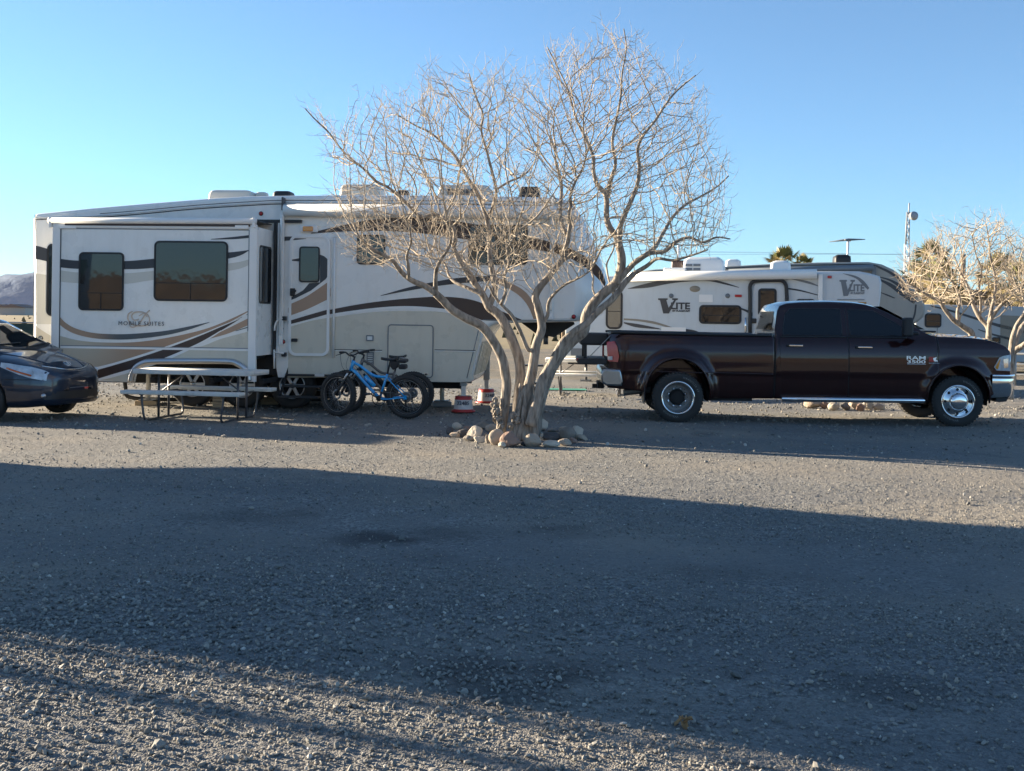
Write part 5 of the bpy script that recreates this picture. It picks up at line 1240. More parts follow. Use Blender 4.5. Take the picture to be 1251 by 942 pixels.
# ================================================================== bare trees
def bark_mat(name, a, b, c):
    m = bpy.data.materials.new(name); m.use_nodes = True; nt = m.node_tree; p = nt.nodes['Principled BSDF']; L = nt.links.new
    tc = N(nt,'ShaderNodeTexCoord'); mp = N(nt,'ShaderNodeMapping'); mp.inputs['Scale'].default_value = (1,1,.22); L(tc.outputs['Object'], mp.inputs[0])
    n1 = N(nt,'ShaderNodeTexNoise'); n1.inputs['Scale'].default_value = 26; n1.inputs['Detail'].default_value = 8; L(mp.outputs[0], n1.inputs['Vector'])
    r = N(nt,'ShaderNodeValToRGB'); e = r.color_ramp.elements; e[0].position=.3; e[0].color=(*a,1); e[1].position=.72; e[1].color=(*c,1); q = e.new(.5); q.color=(*b,1)
    L(n1.outputs[0], r.inputs[0]); L(r.outputs[0], p.inputs['Base Color']); p.inputs['Roughness'].default_value=.85
    bp = N(nt,'ShaderNodeBump'); bp.inputs['Distance'].default_value=.018; L(n1.outputs[0], bp.inputs['Height']); L(bp.outputs[0], p.inputs['Normal']); return m
bark = bark_mat('pale_bark', (.12,.10,.08), (.27,.23,.19), (.40,.35,.29))
twigm = mat('twig_bark', (.39,.325,.25), .85, var=.25, scale=8)
def pos_dir(p, c): return (p-c).normalized()
def smooth_limb(pts, n=5): return [Vector(p) for p in sm(pts, n)]
def grow(name_tree, label, limbs, env, nat, depth0, seed, centre=None, rmin=.0034, step=.085, infl=.75, kill=.13, maxit=90, jitter=.30, grp=None, loc=None, extra=None, side_n=1, spiral=True, twigs=True):
    """limbs: list of (points, radii) in world space, already traced; env(n) -> attractor points"""
    r_ = random.Random(seed); pos = []; par = []; rad0 = []; nch = {}
    root = thing(name_tree, label, 'tree', loc, 0, grp)
    lv = Vector(loc)
    k = MB()
    for pts, rr in limbs:
        P4 = sm([(*p, r) for p, r in zip(pts, rr)], 5)
        k.tube([Vector(p[:3])-lv for p in P4], [max(.006, p[3]) for p in P4], bark, 12 if rr[0] > .035 else 8)
    if extra: extra(k, lv)
    tr = k.build('trunk', root)
    # seed nodes along the limbs' outer parts
    for pts, rr in limbs:
        P4 = sm([(*p, r) for p, r in zip(pts, rr)], 4); last = -1; m0 = int(len(P4)*.30)
        for i, p in enumerate(P4):
            if i < m0: continue
            pos.append(Vector(p[:3])); par.append(last); rad0.append(p[3]); last = len(pos)-1
    nseed = len(pos)
    att = env(nat); alive = np.ones(len(att), bool)
    A = [Vector(a) for a in att]; dirs = [None]*len(pos)
    for it in range(maxit):
        kd = kdtree.KDTree(len(pos))
        for i, p in enumerate(pos): kd.insert(p, i)
        kd.balance(); acc = {}; cnt = 0
        for i, a in enumerate(A):
            if not alive[i]: continue
            co, j, dd_ = kd.find(a)
            if dd_ < kill: alive[i] = False; continue
            if dd_ < infl:
                v = (a-co)/dd_
                if j in acc: acc[j] += v
                else: acc[j] = v.copy()
                cnt += 1
        if not acc: break
        added = 0
        for j, v in acc.items():
            if v.length < 1e-4 or nch.get(j, 0) >= (2 if j >= nseed else 3): continue
            pj = par[j]; v = v.normalized()
            if pj >= 0 and j >= nseed:
                v = (v+(pos[j]-pos[pj]).normalized()*.55)
            out_ = (pos[j]-centre).normalized()
            if v.normalized().dot(out_) < -.15: continue
            v = (v.normalized()+out_*.38+Vector((r_.gauss(0,1),r_.gauss(0,1),r_.gauss(0,1)))*jitter*.5+Vector((0,0,.10))).normalized()
            nn = pos[j]+v*step*r_.uniform(.7,1.25)
            pos.append(nn); par.append(j); rad0.append(0); added += 1; nch[j] = nch.get(j, 0)+1
        if added == 0: break
    n = len(pos); ch = [[] for _ in range(n)]
    for i in range(nseed, n): ch[par[i]].append(i)
    # twiglets along thin nodes
    tips = []
    order = list(range(n-1, nseed-1, -1)); w_ = [0.0]*n
    for i in order:
        s_ = sum(w_[c] for c in ch[i]); w_[i] = s_ if ch[i] else 1.0
    rad = [0]*n
    for i in range(nseed, n): rad[i] = min(rmin*w_[i]**.41, .05)
    k = MB(); sd = 0
    # chains
    def chain(i, start):
        pts = [pos[start], pos[i]]; rr = [min(rad[i]*1.0, rad0[start] if start < nseed else 9), rad[i]]; cur = i
        while ch[cur]:
            nx = max(ch[cur], key=lambda c: w_[c])
            for c in ch[cur]:
                if c != nx: stack.append((c, cur))
            pts.append(pos[nx]); rr.append(rad[nx]); cur = nx
        rr[-1] = rmin*.7
        d_ = ((pts[-1]-pts[-2]).normalized()*.7+pos_dir(pts[-1], centre)*.6+Vector((r_.gauss(0,.25),r_.gauss(0,.25),r_.gauss(0,.25)+.1))).normalized()
        e_ = r_.uniform(.06,.26); pts.append(pts[-1]+d_*e_*.5); rr.append(rmin*.55); d_ = (d_+Vector((r_.gauss(0,.2),r_.gauss(0,.2),r_.gauss(0,.2)))).normalized(); pts.append(pts[-1]+d_*e_*.5); rr.append(rmin*.3)
        return pts, rr
    stack = [(c, s) for s in range(nseed) for c in ch[s]]
    polys = []
    while stack:
        i, s = stack.pop(); polys.append(chain(i, s))
    for pts, rr in polys:
        pts2 = [p-lv for p in pts]; n_ = 6 if rr[0] > .012 else (4 if rr[0] > .006 else 3); k.tube(pts2, rr, twigm if rr[0] < .018 else bark, n_, caps=False)
        if twigs:
            for i in range(1, len(pts2)):
                if rr[i] < rmin*3.0 and r_.random() < .40:
                    d_ = (pts2[i]-pts2[i-1]).normalized(); q = (d_+Vector((r_.gauss(0,1),r_.gauss(0,1),r_.gauss(0,1)))*.75).normalized(); l_ = r_.uniform(.06,.22)
                    m_ = pts2[i]+q*l_*.5+Vector((r_.gauss(0,1),r_.gauss(0,1),r_.gauss(0,1)))*.012
                    k.tube([pts2[i], m_, m_+(q+Vector((r_.gauss(0,.4),r_.gauss(0,.4),r_.gauss(0,.4)+.2))).normalized()*l_*.5], [rmin*.75, rmin*.6, rmin*.35], twigm, 3, caps=False)
    o = k.build('branches', root); print(label, 'nodes', n, 'faces', len(k.f)); return root
def inpoly(x, y, P):
    c = np.zeros(x.shape, bool); n = len(P)
    for i in range(n):
        x1, y1 = P[i]; x2, y2 = P[(i+1)%n]
        q = ((y1 > y) != (y2 > y)) & (x < (x2-x1)*(y-y1)/((y2-y1)+1e-12)+x1); c ^= q
    return c
def env_fn(poly, d0, depth, cx, seed, ysh=0.0, bottom=None):
    g = np.random.default_rng(seed); P = np.array(poly, float); x0, y0 = P.min(0); x1, y1 = P.max(0); hw = max(x1-cx, cx-x0)
    def f(n):
        out = []
        while len(out) < n:
            x = g.uniform(x0, x1, n); y = g.uniform(y0, y1, n); t = g.uniform(-1, 1, n); k = inpoly(x, y, poly)
            w_ = np.sqrt(np.clip(1-((x-cx)/(hw*1.12))**2, .10, 1)); sh = 1-.10*g.random(n)**.7; x = cx+(x-cx)*sh; y = 400+(y-400)*sh
            # the crown is thinner in depth near its top
            h = np.clip((y-y0)/(y1-y0), 0, 1); w_ = w_*np.clip(.45+1.1*h, 0, 1)
            for a, b, c, q in zip(x[k], y[k], t[k], w_[k]):
                out.append(at(a, b, d0+c*q*depth))
        return out[:n]
    return f
# --- main tree
D0 = 15.0
def limb(pts, dz0, dz1, rs, d0=D0):
    n = len(pts); out = []
    for i, (x, y) in enumerate(pts):
        t = i/(n-1); out.append(at(x, y, d0+dz0+(dz1-dz0)*t**1.3))
    s_ = d0/FPX; rr = np.interp(np.linspace(0,1,n), np.linspace(0,1,len(rs)), rs)*s_*.79; return out, list(rr)
LM = [
 limb([(613,534),(612.5,523),(615,507),(617,491),(619,470),(617,455),(614,440),(608,426),(600,413),(592,402),(583,395),(572,390),(561,384),(550.5,377),(541,367),(532.5,359)], .0,-.55, [8.5,8,7.6,7.3,7,6.5,6,5.6]),
 limb([(532.5,359),(520,350),(508,345),(499,340),(490,332),(484,324),(479,318),(462,308),(448,299),(436,285)], -.55,-1.2, [5,4,3.4,2.5,1.4]),
 limb([(532.5,359),(532,345),(533,330),(538,318),(548,303),(551,288),(546,270)], -.55,-1.0, [3.8,3,2.6,2,1.4]),
 limb([(499,340),(499,326),(497,312),(502,296),(500,278)], -.8,-1.3, [2.6,2.2,1.8,1.2]),
 limb([(630,534),(632,505),(634,480),(636,458),(633.5,437),(622.7,408),(612,388),(604,380),(597,375),(590,361),(577.6,343),(561,317),(554,303)], .15,.3, [9,8.6,8.3,8,7.6,7.2,6.4,5.5,4.6,3.6]),
 limb([(554,303),(556,285),(548,270),(530,262),(515,265),(500,252),(488,240),(474,229),(459,221),(444,206),(430,195),(415,180),(400,160),(385,146),(373,133)], .3,-.2, [3.6,3,2.6,2.2,1.8,1.3,.9]),
 limb([(597,375),(604,355),(603,340),(599,320),(598,300),(595,269),(584,239),(570,215),(556,191),(542,176),(525,162),(505,152),(485,140)], .25,.9, [5.5,4.6,4,3.5,2.8,2.2,1.5,1]),
 limb([(595,269),(603,250),(606,232),(601,210),(596,190),(588,160),(590,140),(580,115),(573,90)], .5,.3, [3.0,2.5,2,1.6,1.0]),
 limb([(606,232),(622,222),(640,214),(652,200),(655,190)], .5,1.2, [2.0,1.7,1.4,.9]),
 limb([(640,534),(640,505),(644,480),(650,455),(655,422),(662,400),(657,375),(654,362),(661,349),(669.6,339),(678,328),(687.7,317),(700,311)], -.1,-.1, [9.5,9,8.2,7.2,6.5,6,5.6,5.2,4.6,4]),
 limb([(687.7,316),(689,308),(693,297),(695,285),(697,270),(695,263),(697,250),(697,238),(703,222),(712,205),(716,190)], -.1,-.5, [4,3.6,3,2.6,2,1.3]),
 limb([(694,290),(689,281),(686,272),(684.5,257),(686,235),(685,218),(679,200),(679,183),(676,160),(677,140)], -.1,.8, [3.4,3,2.6,2.2,1.6,1]),
 limb([(652,534),(655,505),(662,478),(672,452),(686,430),(700,415),(713,404),(716.5,385),(725,371),(734.6,361),(745,352),(752.6,346)], .25,.1, [12,11,10,9.2,8.5,8,7.5,7.2]),
 limb([(752,347),(758,332),(759.5,316),(757,303),(754,290),(749,284),(744,276),(741,264.6),(741,243),(738,235),(729,224),(725,208),(724.7,191),(715,168),(705,148),(698,125),(692,105),(680,80),(668.6,57.5)], .1,.5, [7.5,6.8,6,5,4.4,3.8,3,2.4,1.8,1.3,.9]),
 limb([(757,303),(757.5,279),(763.5,262),(772.4,242),(778.3,226),(781,205),(779,183),(786,165),(800,148),(815,125),(830,108),(850,92)], .0,-.8, [4.5,3.8,3.2,2.6,2.1,1.5,.9]),
 limb([(741,243),(746,220),(752,200),(748,175),(752,150),(758,120),(760,90),(765,60),(762,35)], .35,-.3, [3.2,2.8,2.3,1.8,1.2,.8]),
 limb([(752,347),(765,332),(774,322),(782,316),(795,309),(812,307),(825,296),(842,290),(858,296),(875,290),(892,292)], .1,-.6, [5,4.6,4,3.2,2.4,1.6,1]),
 limb([(774,322),(788,312),(800,302),(810,285),(822,265),(838,250),(856,240),(876,228),(890,215)], .1,.9, [4.2,3.6,2.8,2.2,1.6,1]),
 limb([(648,520),(658.8,480),(664,462),(676,440),(687.7,418),(702,405),(716.6,395),(731,380),(745.5,368),(756,356),(764,345),(775,334)], -.25,-.35, [9,8,6.5,5.5,5.2,5,4.6,4.2]),
 limb([(775,334),(790,325),(803,316),(822,318),(845,312),(865,305)], -.35,-1.1, [3.6,3,2.2,1.6,1]),
 limb([(655,424),(646,427.6),(639,413),(633.6,400.5),(625,385),(612,371.6),(603,360),(598,350)], -.1,-.6, [3.6,3.2,3,2.6,2,1.6]),
 limb([(612,371.6),(618,355),(616,338),(622,322),(620,305),(628,290)], -.5,-1.1, [2.6,2.2,1.8,1.2]),
 limb([(662,398),(669,385),(670,370),(678,358),(690,348),(702,342),(712,337),(722,330)], -.1,-.9, [3,2.6,2.2,1.7,1.1]),
 limb([(590,361),(572,352),(556,345),(548,336),(543,322),(528,314),(512,312)], .2,1.1, [3,2.6,2.2,1.8,1.2]),
]
def knots(k, lv):
    # knobbly stump and burl at the foot, and the flutes of the merged trunk
    r_ = random.Random(5)
    for (px, py, dz, s_) in ((604,495,-.12,.050),(606,503,-.14,.060),(608,512,-.15,.060),(612,520,-.16,.055),(628,508,-.22,.050),(632,514,-.24,.045),(624,520,-.24,.045),(605,488,-.1,.035)):
        c = at(px, py, D0+dz)-lv; bm = bmesh.new(); bmesh.ops.create_icosphere(bm, subdivisions=3, radius=s_)
        for v in bm.verts: v.co *= 1+.30*math.sin(v.co.x*120+px)*math.sin(v.co.y*110+v.co.z*90)
        k.add([v.co+c for v in bm.verts], [[v.index for v in f.verts] for f in bm.faces], bark, False); bm.free()
    for i in range(13):
        x0 = 612+i*3.4; x1 = 628+i*2.3+r_.uniform(-3,3); a = at(x0, 537, D0-.20+.012*abs(i-6)); m_ = at((x0+x1)/2+r_.uniform(-3,3), 512, D0-.22+.015*abs(i-6)); b = at(x1, 482+r_.uniform(-16,6), D0-.14+.02*abs(i-6))
        if i < 3: continue
        k.tube([p-lv for p in smooth_limb([a, m_, b], 5)], list(np.linspace(.052,.016,11)), bark, 8)
crown = [(375,130),(392,185),(405,215),(395,262),(412,305),(428,322),(470,332),(500,322),(520,332),(552,335),(575,350),(598,352),(612,362),(640,352),(660,342),(676,350),(700,338),(722,335),(735,318),(765,300),(790,318),(820,322),(850,312),(880,305),(897,285),(886,250),(893,195),(882,190),(872,140),(860,112),(838,78),(815,70),(785,34),(748,26),(722,34),(698,42),(672,52),(664,70),(672,110),(668,122),(655,92),(640,88),(628,76),(600,80),(585,92),(560,92),(540,76),(512,78),(498,108),(470,108),(445,118),(436,140),(408,150),(390,132)]
base = at(632, 534, D0); base.z = 0
grow('bare_tree', 'large leafless pale tree with many crooked limbs standing in the ring of rocks', LM, env_fn(crown, D0, 2.1, 640, 3), 10000, D0, 4, loc=base, extra=knots, rmin=.0036, step=.080, infl=.60, kill=.105, centre=at(640,430,D0))
# ================================================================== things further back
# --- white travel trailer behind the pickup
VF = Frame(1000, 27.3, 14.0)
vt = thing('travel_trailer', 'white travel trailer with thin dark arcs and a black-framed door behind the pickup', 'travel trailer'); VF.place(vt)
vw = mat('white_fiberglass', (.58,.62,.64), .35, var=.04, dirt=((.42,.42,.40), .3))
vpoly = VF.P([(690,436),(690,341),(700,338),(780,336.5),(900,334),(1000,331.5),(1050,331.5),(1063,334),(1075,337.5),(1077,345),(1076,362),(1072,395),(1068,420),(1060,440)])
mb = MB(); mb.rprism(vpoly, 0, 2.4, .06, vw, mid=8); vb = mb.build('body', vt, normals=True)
def V(px, py, yo=0): return VF.L(px, py, yo)
def vstripe(top, bot, m_, off=.006, k=None):
    (k or vg).patch(stripe(VF, top, bot), flat(0), off, m_, dz=0, smooth=False)
vg = MB(); vgold = mat('gold_vinyl', (.26,.23,.18), .4)
vstripe([(767,352.5),(785,347.5),(810,342.5),(840,341),(865,341),(885,345),(903,351)], [(767,353),(792,351.5),(815,347),(840,344),(865,343.5),(885,347.5),(903,351.6)], char)
vstripe([(762,389),(780,390),(800,393),(822,400)], [(762,391),(780,392.5),(800,396),(815,400)], vgold)
vstripe([(762,393.5),(780,396),(805,401)], [(762,395),(778,400),(808,402.5)], char)
vstripe([(838,402),(850,404),(862,410)], [(838,406),(850,409),(858,412)], char)
vstripe([(905,376),(918,381),(928,390),(933,400),(934,412)], [(905,378),(915,383),(923,391),(927,400),(925,412)], char)
vstripe([(920,379),(930,387),(936,396)], [(921,380),(929,390),(934,398)], char)
vstripe([(962,340),(985,343),(1000,349)], [(970,342),(985,346),(1000,350)], charg)
vstripe([(921,348),(950,350.5),(975,353.5),(999,360)], [(921,348.8),(950,352),(975,355.5),(999,361)], char)
vstripe([(1030,334),(1045,337),(1055,343),(1062,352)], [(1030,334.5),(1045,340),(1052,346),(1060,354)], charg)
vg.build('body_stripes', vb)
# windows
window(VF, vt, 854,373,906,395.5, .10, bar='h', fr=.05); window(VF, vt, 740,354,761,402, .14, fr=.05, bar='h')
window(VF, vt, 971,365.5,997,392, .10, fr=.05)
k = MB(); a, b = V(919,416), V(959,347); poly = rrect(a[0],a[1],b[0],b[1],.12); k.prism(poly, -.03, 0, vw); vd = k.build('entry_door', vt)
k = MB(); pts = sm([V(916.5,407),V(916.5,360),V(916.5,350),V(920,344.5),V(928,343),V(945,342.5),V(955,343),V(959.5,347),V(961,355),V(961.5,380),V(961.5,407)],3); k.tube([(x,-.08,z) for x,z in pts], .045, blackp, 8); k.build('door_awning_frame', vd)
wd_ = window(VF, vd, 926,352.5,949,386, .08, yo=-.035, fr=.055)
k = MB(); a = V(921,392); k.box((a[0],-.06,a[1]), (.13,.08,.12), blackp, bev=.02); k.build('handle', vd)
k = MB(); a, b = V(911,388), V(911,408); k.tube([(a[0],-.10,a[1]),(b[0],-.10,b[1])], .025, chrome, 8); k.build('grab_handle', vt)
k = MB(); a, b = V(768,338.5), V(998,335); k.tube([(a[0],-.12,a[1]),(b[0],-.12,b[1])], .115, white2, 14); vo = k.build('awning', vt)
k = MB(); a, b = V(1002.5,335), V(1002.5,425); k.box((a[0],-.06,(a[1]+b[1])/2), (.10,.10,a[1]-b[1]), white2, bev=.01); k.build('awning_arm', vo)
k = MB(); a = V(849,353); k.lathe([(.001,.03),(.10,.02),(.13,0)], vgold, 20, Yaxis((a[0],0,a[1])) @ Matrix.Scale(.6,4,(0,1,0))); k.build('vent', vt)
for px, py, w_ in ((902,361.5,.17),(1013.5,338.5,.10)): a = V(px,py); k = MB(); k.box((a[0],-.02,a[1]), (w_,.05,.06), redlens, bev=.015); k.build('marker_light', vt)
for px, py in ((820,361.5),(889,361.5)): a = V(px,py); k = MB(); k.lathe([(.001,.04),(.05,.03),(.06,0)], charg, 14, Yaxis((a[0],0,a[1]))); k.build('speaker', vt)
k = MB(); a, b = V(854,369), V(871,360); k.box(((a[0]+b[0])/2,-.01,(a[1]+b[1])/2), (b[0]-a[0],.02,b[1]-a[1]), white2); k.build('hatch', vt)
k = MB(); a, b = V(808,406), V(838,400); k.box(((a[0]+b[0])/2,-.01,(a[1]+b[1])/2), (b[0]-a[0],.02,b[1]-a[1]), white2); k.build('hatch', vt)
def vlite(x0, x1, y0, y1, m_):
    w_ = (x1-x0)
    k = MB(); a = lambda u, v: V(x0+w_*u, y0+(y1-y0)*v)
    V_ = [a(0,0),a(.30,0),(a(.30,.10)),a(.26,.12),a(.33,.62),a(.50,.12),a(.44,.10),a(.44,0),a(.62,0),a(.62,.10),a(.56,.13),a(.34,1),a(.16,1),a(.06,.13),a(0,.10)]
    k.patch(V_, flat(0), .010, m_, dz=0, smooth=False); o = k.build('lettering', vt)
    p, q = a(.40,.70), a(1.0,.70); t_ = a(.4,.28); me = text_mesh('LITE', (t_[1]-p[1])/.70, m_, bold=.008, ext=.002); wd = max(v.co.x for v in me.vertices)
    for v in me.vertices: v.co = Vector((p[0]+v.co.x/wd*(q[0]-p[0]), -.012+v.co.y, p[1]+v.co.z))
    o = bpy.data.objects.new('lettering', me); COL.objects.link(o); o.parent = vt
    p, q = a(.45,.88), a(1.0,.88); t_ = a(.4,.76); me = text_mesh('BY FLAGSTAFF', (t_[1]-p[1])/.70, m_, bold=.003, ext=.001); me2 = me; wd = max(v.co.x for v in me.vertices)
    for v in me.vertices: v.co = Vector((p[0]+v.co.x/wd*(q[0]-p[0]), -.012+v.co.y, p[1]+v.co.z))
    o = bpy.data.objects.new('lettering', me); COL.objects.link(o); o.parent = vt
vlite(804,843,364.5,383, char); vlite(1025.5,1056,342,361.5, charg)
k = MB(); a, b = V(1023,366), V(1056,366); k.box(((a[0]+b[0])/2,-.008,a[1]), (b[0]-a[0],.01,.02), charg); k.build('underline', vt)
def gbox(F, par, x0, x1, ytop, yc, depth, m_, name, zb, taper=.85, round_r=False):
    a = F.L(x0, 330, yc); b = F.L(x1, 330, yc); t = F.L((x0+x1)/2, ytop, yc)[1]; cx = (a[0]+b[0])/2; w_ = b[0]-a[0]; pts = []; k = MB()
    for f, z in ((1,zb),(1,zb+(t-zb)*.55),(.96,zb+(t-zb)*.85),(taper,t)): pts.append([(x, y, z) for x, y in rrect(cx-w_/2*f, yc-depth/2*f, cx+w_/2*f, yc+depth/2*f, .08)])
    k.grid(pts, m_, close=True); k.add(pts[-1], [tuple(range(len(pts[-1])))], m_); return k.build(name, par, normals=True), cx, w_, t
zr = V(850,336)[1]-.03
o, cx, w_, t = gbox(VF, vt, 836,885,315,1.0,.8,white2,'air_conditioner',zr,.75)
k = MB()
for i in range(2):
    for j in range(3): k.box((cx-w_*.40+i*.20+.05,.585,zr+.10+j*.10), (.17,.02,.06), charg)
k.build('grille', o)
k = MB(); a, b = V(811,331.5,.4), V(838,328,.4); k.box(((a[0]+b[0])/2,.5,(a[1]+b[1])/2), (b[0]-a[0],.5,.10), white2, bev=.03); k.build('roof_vent', vt)
gbox(VF, vt, 941,966,318.5,1.2,.4,white2,'roof_vent',zr+.03,.5)
gbox(VF, vt, 820,836,318.5,1.6,.4,brown,'roof_vent',zr,.95)
k = MB(); a = V(829,300,1.8); k.tube([(a[0],1.8,zr-.05),(a[0],1.8,a[1])], .035, white2, 8); k.build('vent_pipe', vt)
k = MB(); a, b = V(690,440,.3), V(1062,440,.3); k.box(((a[0]+b[0])/2,1.2,.50), (b[0]-a[0]-.2,2.0,.14), dark)
for px in (870,908): p = V(px,470,.2); k.tube([(p[0],.3,.34),(p[0],2.1,.34)], .05, dark, 8)
k.box((b[0]+.5,1.2,.45), (1.3,.12,.10), dark); k.build('chassis', vt)
for px in (870,908):
    p = V(px,470,.15); trailer_wheel(vt, (p[0],.20,.345), R=.345, W=.2); trailer_wheel(vt, (p[0],2.2,.345), R=.345, W=.2)
for px in (716,1030): p = V(px,450,.4); k = MB(); k.tube([(p[0],.4,.03),(p[0],.4,.50)], .035, steel, 8); k.box((p[0],.4,.02),(.25,.25,.04),steel); k.build('stabilizer_jack', vt)
k = MB(); a = V(700,436,.0); k.box((a[0]+.1,-.03,.75), (.30,.03,.18), charg); k.build('service_hatch', vt)
# second picnic table and a green mat in front of the travel trailer
nt1 = ground(686,482); t2 = thing('picnic_table', 'brown-grey picnic table on the gravel between the bare tree and the truck tailgate', 'picnic table', (ground(722,484).x, ground(722,484).y+.6, 0), math.radians(-4)); picnic(t2)
k = MB(); k.box((0,0,.008), (1.1,.5,.012), mat('green_mat', (.04,.30,.20), .9)); o = k.build('outdoor_mat'); p = ground(686,476); o.location = (p.x+.0, p.y, 0); tag(o, 'thin green outdoor mat lying under the far picnic table', 'mat')
k = MB(); k.tube([(0,0,.02),(0,0,.42)], .02, blackp, 8); k.box((0,0,.44), (.5,.32,.04), blackp, bev=.01); k.box((0,0,.02), (.36,.26,.03), blackp, bev=.01); o = k.build('camp_stool'); p = ground(697,470); o.location = (p.x-.9, p.y+.2, 0); tag(o, 'small black camp stool beside the far picnic table', 'stool')

# --- beige fifth wheel seen above the travel trailer
BF = Frame(1000, 33.5, 9.0)
bt = thing('fifth_wheel_trailer', 'grey-beige fifth-wheel trailer with sweeping front cap behind the white travel trailer', 'fifth-wheel trailer'); BF.place(bt)
bw = mat('grey_beige_gelcoat', (.36,.34,.30), .6, var=.04, dirt=((.25,.24,.21),.3))
def Bp(px, py, yo=0): return BF.L(px, py, yo)
bpoly = BF.P([(760,440),(760,334),(800,329),(885,325.5),(940,322.5),(1000,320.5),(1062,320),(1078,323),(1093,329.5),(1107,339),(1120,350),(1129,361),(1135,372),(1136,379),(1133,387),(1126,393),(1119,397),(1090,405),(1062,406),(1055,412),(1048,440)])
mb = MB(); mb.rprism(bpoly, 0, 2.45, .07, bw, nose=(Bp(1075,340)[0], Bp(1142,380)[0], .16), mid=12); bb = mb.build('body', bt, normals=True)
k = MB()
def bs(top, bot, m_, off=.006): k.patch(stripe(BF, top, bot), flat(0), off, m_, dz=0, smooth=False)
bs([(887,327),(940,324.3),(1000,323),(1060,322.5),(1078,327),(1092,334),(1103,343),(1108,352)], [(887,329),(940,325.8),(1000,324.4),(1060,324.4),(1077,329.5),(1090,336.5),(1101,345),(1106,353)], char)
bs([(1075,338),(1090,342),(1108,352),(1122,362)], [(1075,339.2),(1088,344),(1104,355),(1118,364)], char); bs([(1076,341),(1090,347),(1106,358),(1120,367)], [(1076,343.5),(1088,351),(1102,362),(1116,371)], char); bs([(1076,357),(1085,360),(1094,364)], [(1076,357.8),(1084,361.5),(1092,364.6)], char)
bs([(885,341),(1000,329),(1066,327)], [(885,344),(1000,332),(1066,330)], char, .004)
bs([(1118,372),(1116,385),(1110,398)], [(1120,372),(1118,386),(1112,399)], char)
k.build('body_stripes', bb)
k = MB(); a, b = Bp(890,333), Bp(1066,327.5); k.tube([(a[0],-.12,a[1]),(b[0],-.12,b[1])], .10, charg, 12); k.box((b[0]+.02,-.08,b[1]-.45), (.12,.1,1.0), charg); k.build('awning', bt)
gbox(BF, bt, 1018,1038,311.5,1.2,.7,blackp,'air_conditioner',Bp(1030,320,1.2)[1]-.12,.6); gbox(BF, bt, 886,905,317,1.2,.4,white2,'roof_vent',Bp(895,327,1.2)[1]-.14,.6)
k = MB(); z0 = Bp(1035,322,1.5)[1]-.1; a = Bp(1036.3,294,1.5); k.tube([(a[0]-.03,1.5,z0),(a[0],1.5,a[1])], .035, white2, 8); b0, b1 = Bp(1013,295.5,1.5), Bp(1057,292.5,1.5); k.tube([(b0[0],1.5,b0[1]),(a[0],1.5,a[1]+.03),(b1[0],1.5,b1[1])], [.012,.04,.012], charg, 6); k.tube([(a[0]-.12,1.2,a[1]),(a[0]+.1,1.8,a[1]+.02)], .03, charg, 6); k.build('tv_antenna', bt)
k = MB(); a, b = Bp(760,440), Bp(1048,440); k.box(((a[0]+b[0])/2,1.2,.55), (b[0]-a[0],2.1,.25), dark); k.build('chassis', bt)
for px in (840,866): p = Bp(px,470,.2); trailer_wheel(bt, (p[0],.2,.37), R=.37)
for px in (1045,): 
    for y_ in (.3,2.1): p = Bp(px,470,y_); k = MB(); k.box((p[0],y_,.4), (.1,.1,.8), galv); k.build('landing_leg', bt)

# --- trailer at the right, beyond the bare trees
RF = Frame(1150, 38.0, -6.0)
rt2 = thing('travel_trailer', 'pale grey travel trailer with dark swooshes half hidden by the trees at the right edge', 'travel trailer'); RF.place(rt2)
def Rp(px, py, yo=0): return RF.L(px, py, yo)
rw_ = mat('pale_grey_siding', (.42,.44,.44), .4, var=.05)
mb = MB(); mb.rprism(RF.P([(1119,440),(1119,376),(1124,371.5),(1300,376),(1330,380),(1330,445)]), 0, 2.4, .06, rw_, mid=6); rb = mb.build('body', rt2, normals=True)
window(RF, rt2, 1129.5,383,1150,400, .10, bar='h', fr=.05); window(RF, rt2, 1212,412,1222,420, .05, fr=.04)
k = MB()
def rs(top, bot, m_): k.patch(stripe(RF, top, bot), flat(0), .006, m_, dz=0, smooth=False)
rs([(1137,373),(1160,378),(1190,387),(1225,397),(1260,404)], [(1137,374.5),(1160,380.5),(1190,390),(1225,401),(1260,409)], char); rs([(1195,402),(1215,408),(1240,414)], [(1195,403),(1215,410.5),(1240,417)], char)
rs([(1222,385),(1290,388)], [(1222,425),(1290,425)], vgold)
k.build('body_stripes', rb)
k = MB(); a, b = Rp(1119,440), Rp(1330,440); k.box(((a[0]+b[0])/2,1.2,.55), (b[0]-a[0]-.4,2.0,.2), dark); k.build('chassis', rt2)
for px in (1205,1228): p = Rp(px,470,.2); trailer_wheel(rt2, (p[0],.2,.36), R=.36)
# --- low tan building behind it
GF = Frame(1210, 50.0, 0.0); gb = thing('building', 'low tan building with dark windows under a flat roof behind the right-hand trees', 'building'); GF.place(gb)
gm = mat('tan_stucco', (.30,.25,.19), .9, var=.12, bump=.01)
k = MB(); a, b = GF.L(1165,440), GF.L(1400,364); k.box(((a[0]+b[0])/2,4,b[1]/2), (b[0]-a[0],8,b[1]), gm); k.build('wall', gb)
k = MB(); k.box(((a[0]+b[0])/2,3.8,b[1]+.12), (b[0]-a[0]+.8,9,.24), mat('brown_fascia', (.16,.12,.09), .8)); k.build('roof', gb)
for x0, x1, y0, y1 in ((1184,1193,371,386),(1228,1245,372,386),(1260,1275,372,386)): window(GF, gb, x0,y0,x1,y1,.02,fr=.06)
k = MB(); a, b = GF.L(1196,440), GF.L(1203,368); k.box(((a[0]+b[0])/2,-.02,(a[1]+b[1])/2), (b[0]-a[0],.05,b[1]-a[1]), charg); k.build('door', gb)

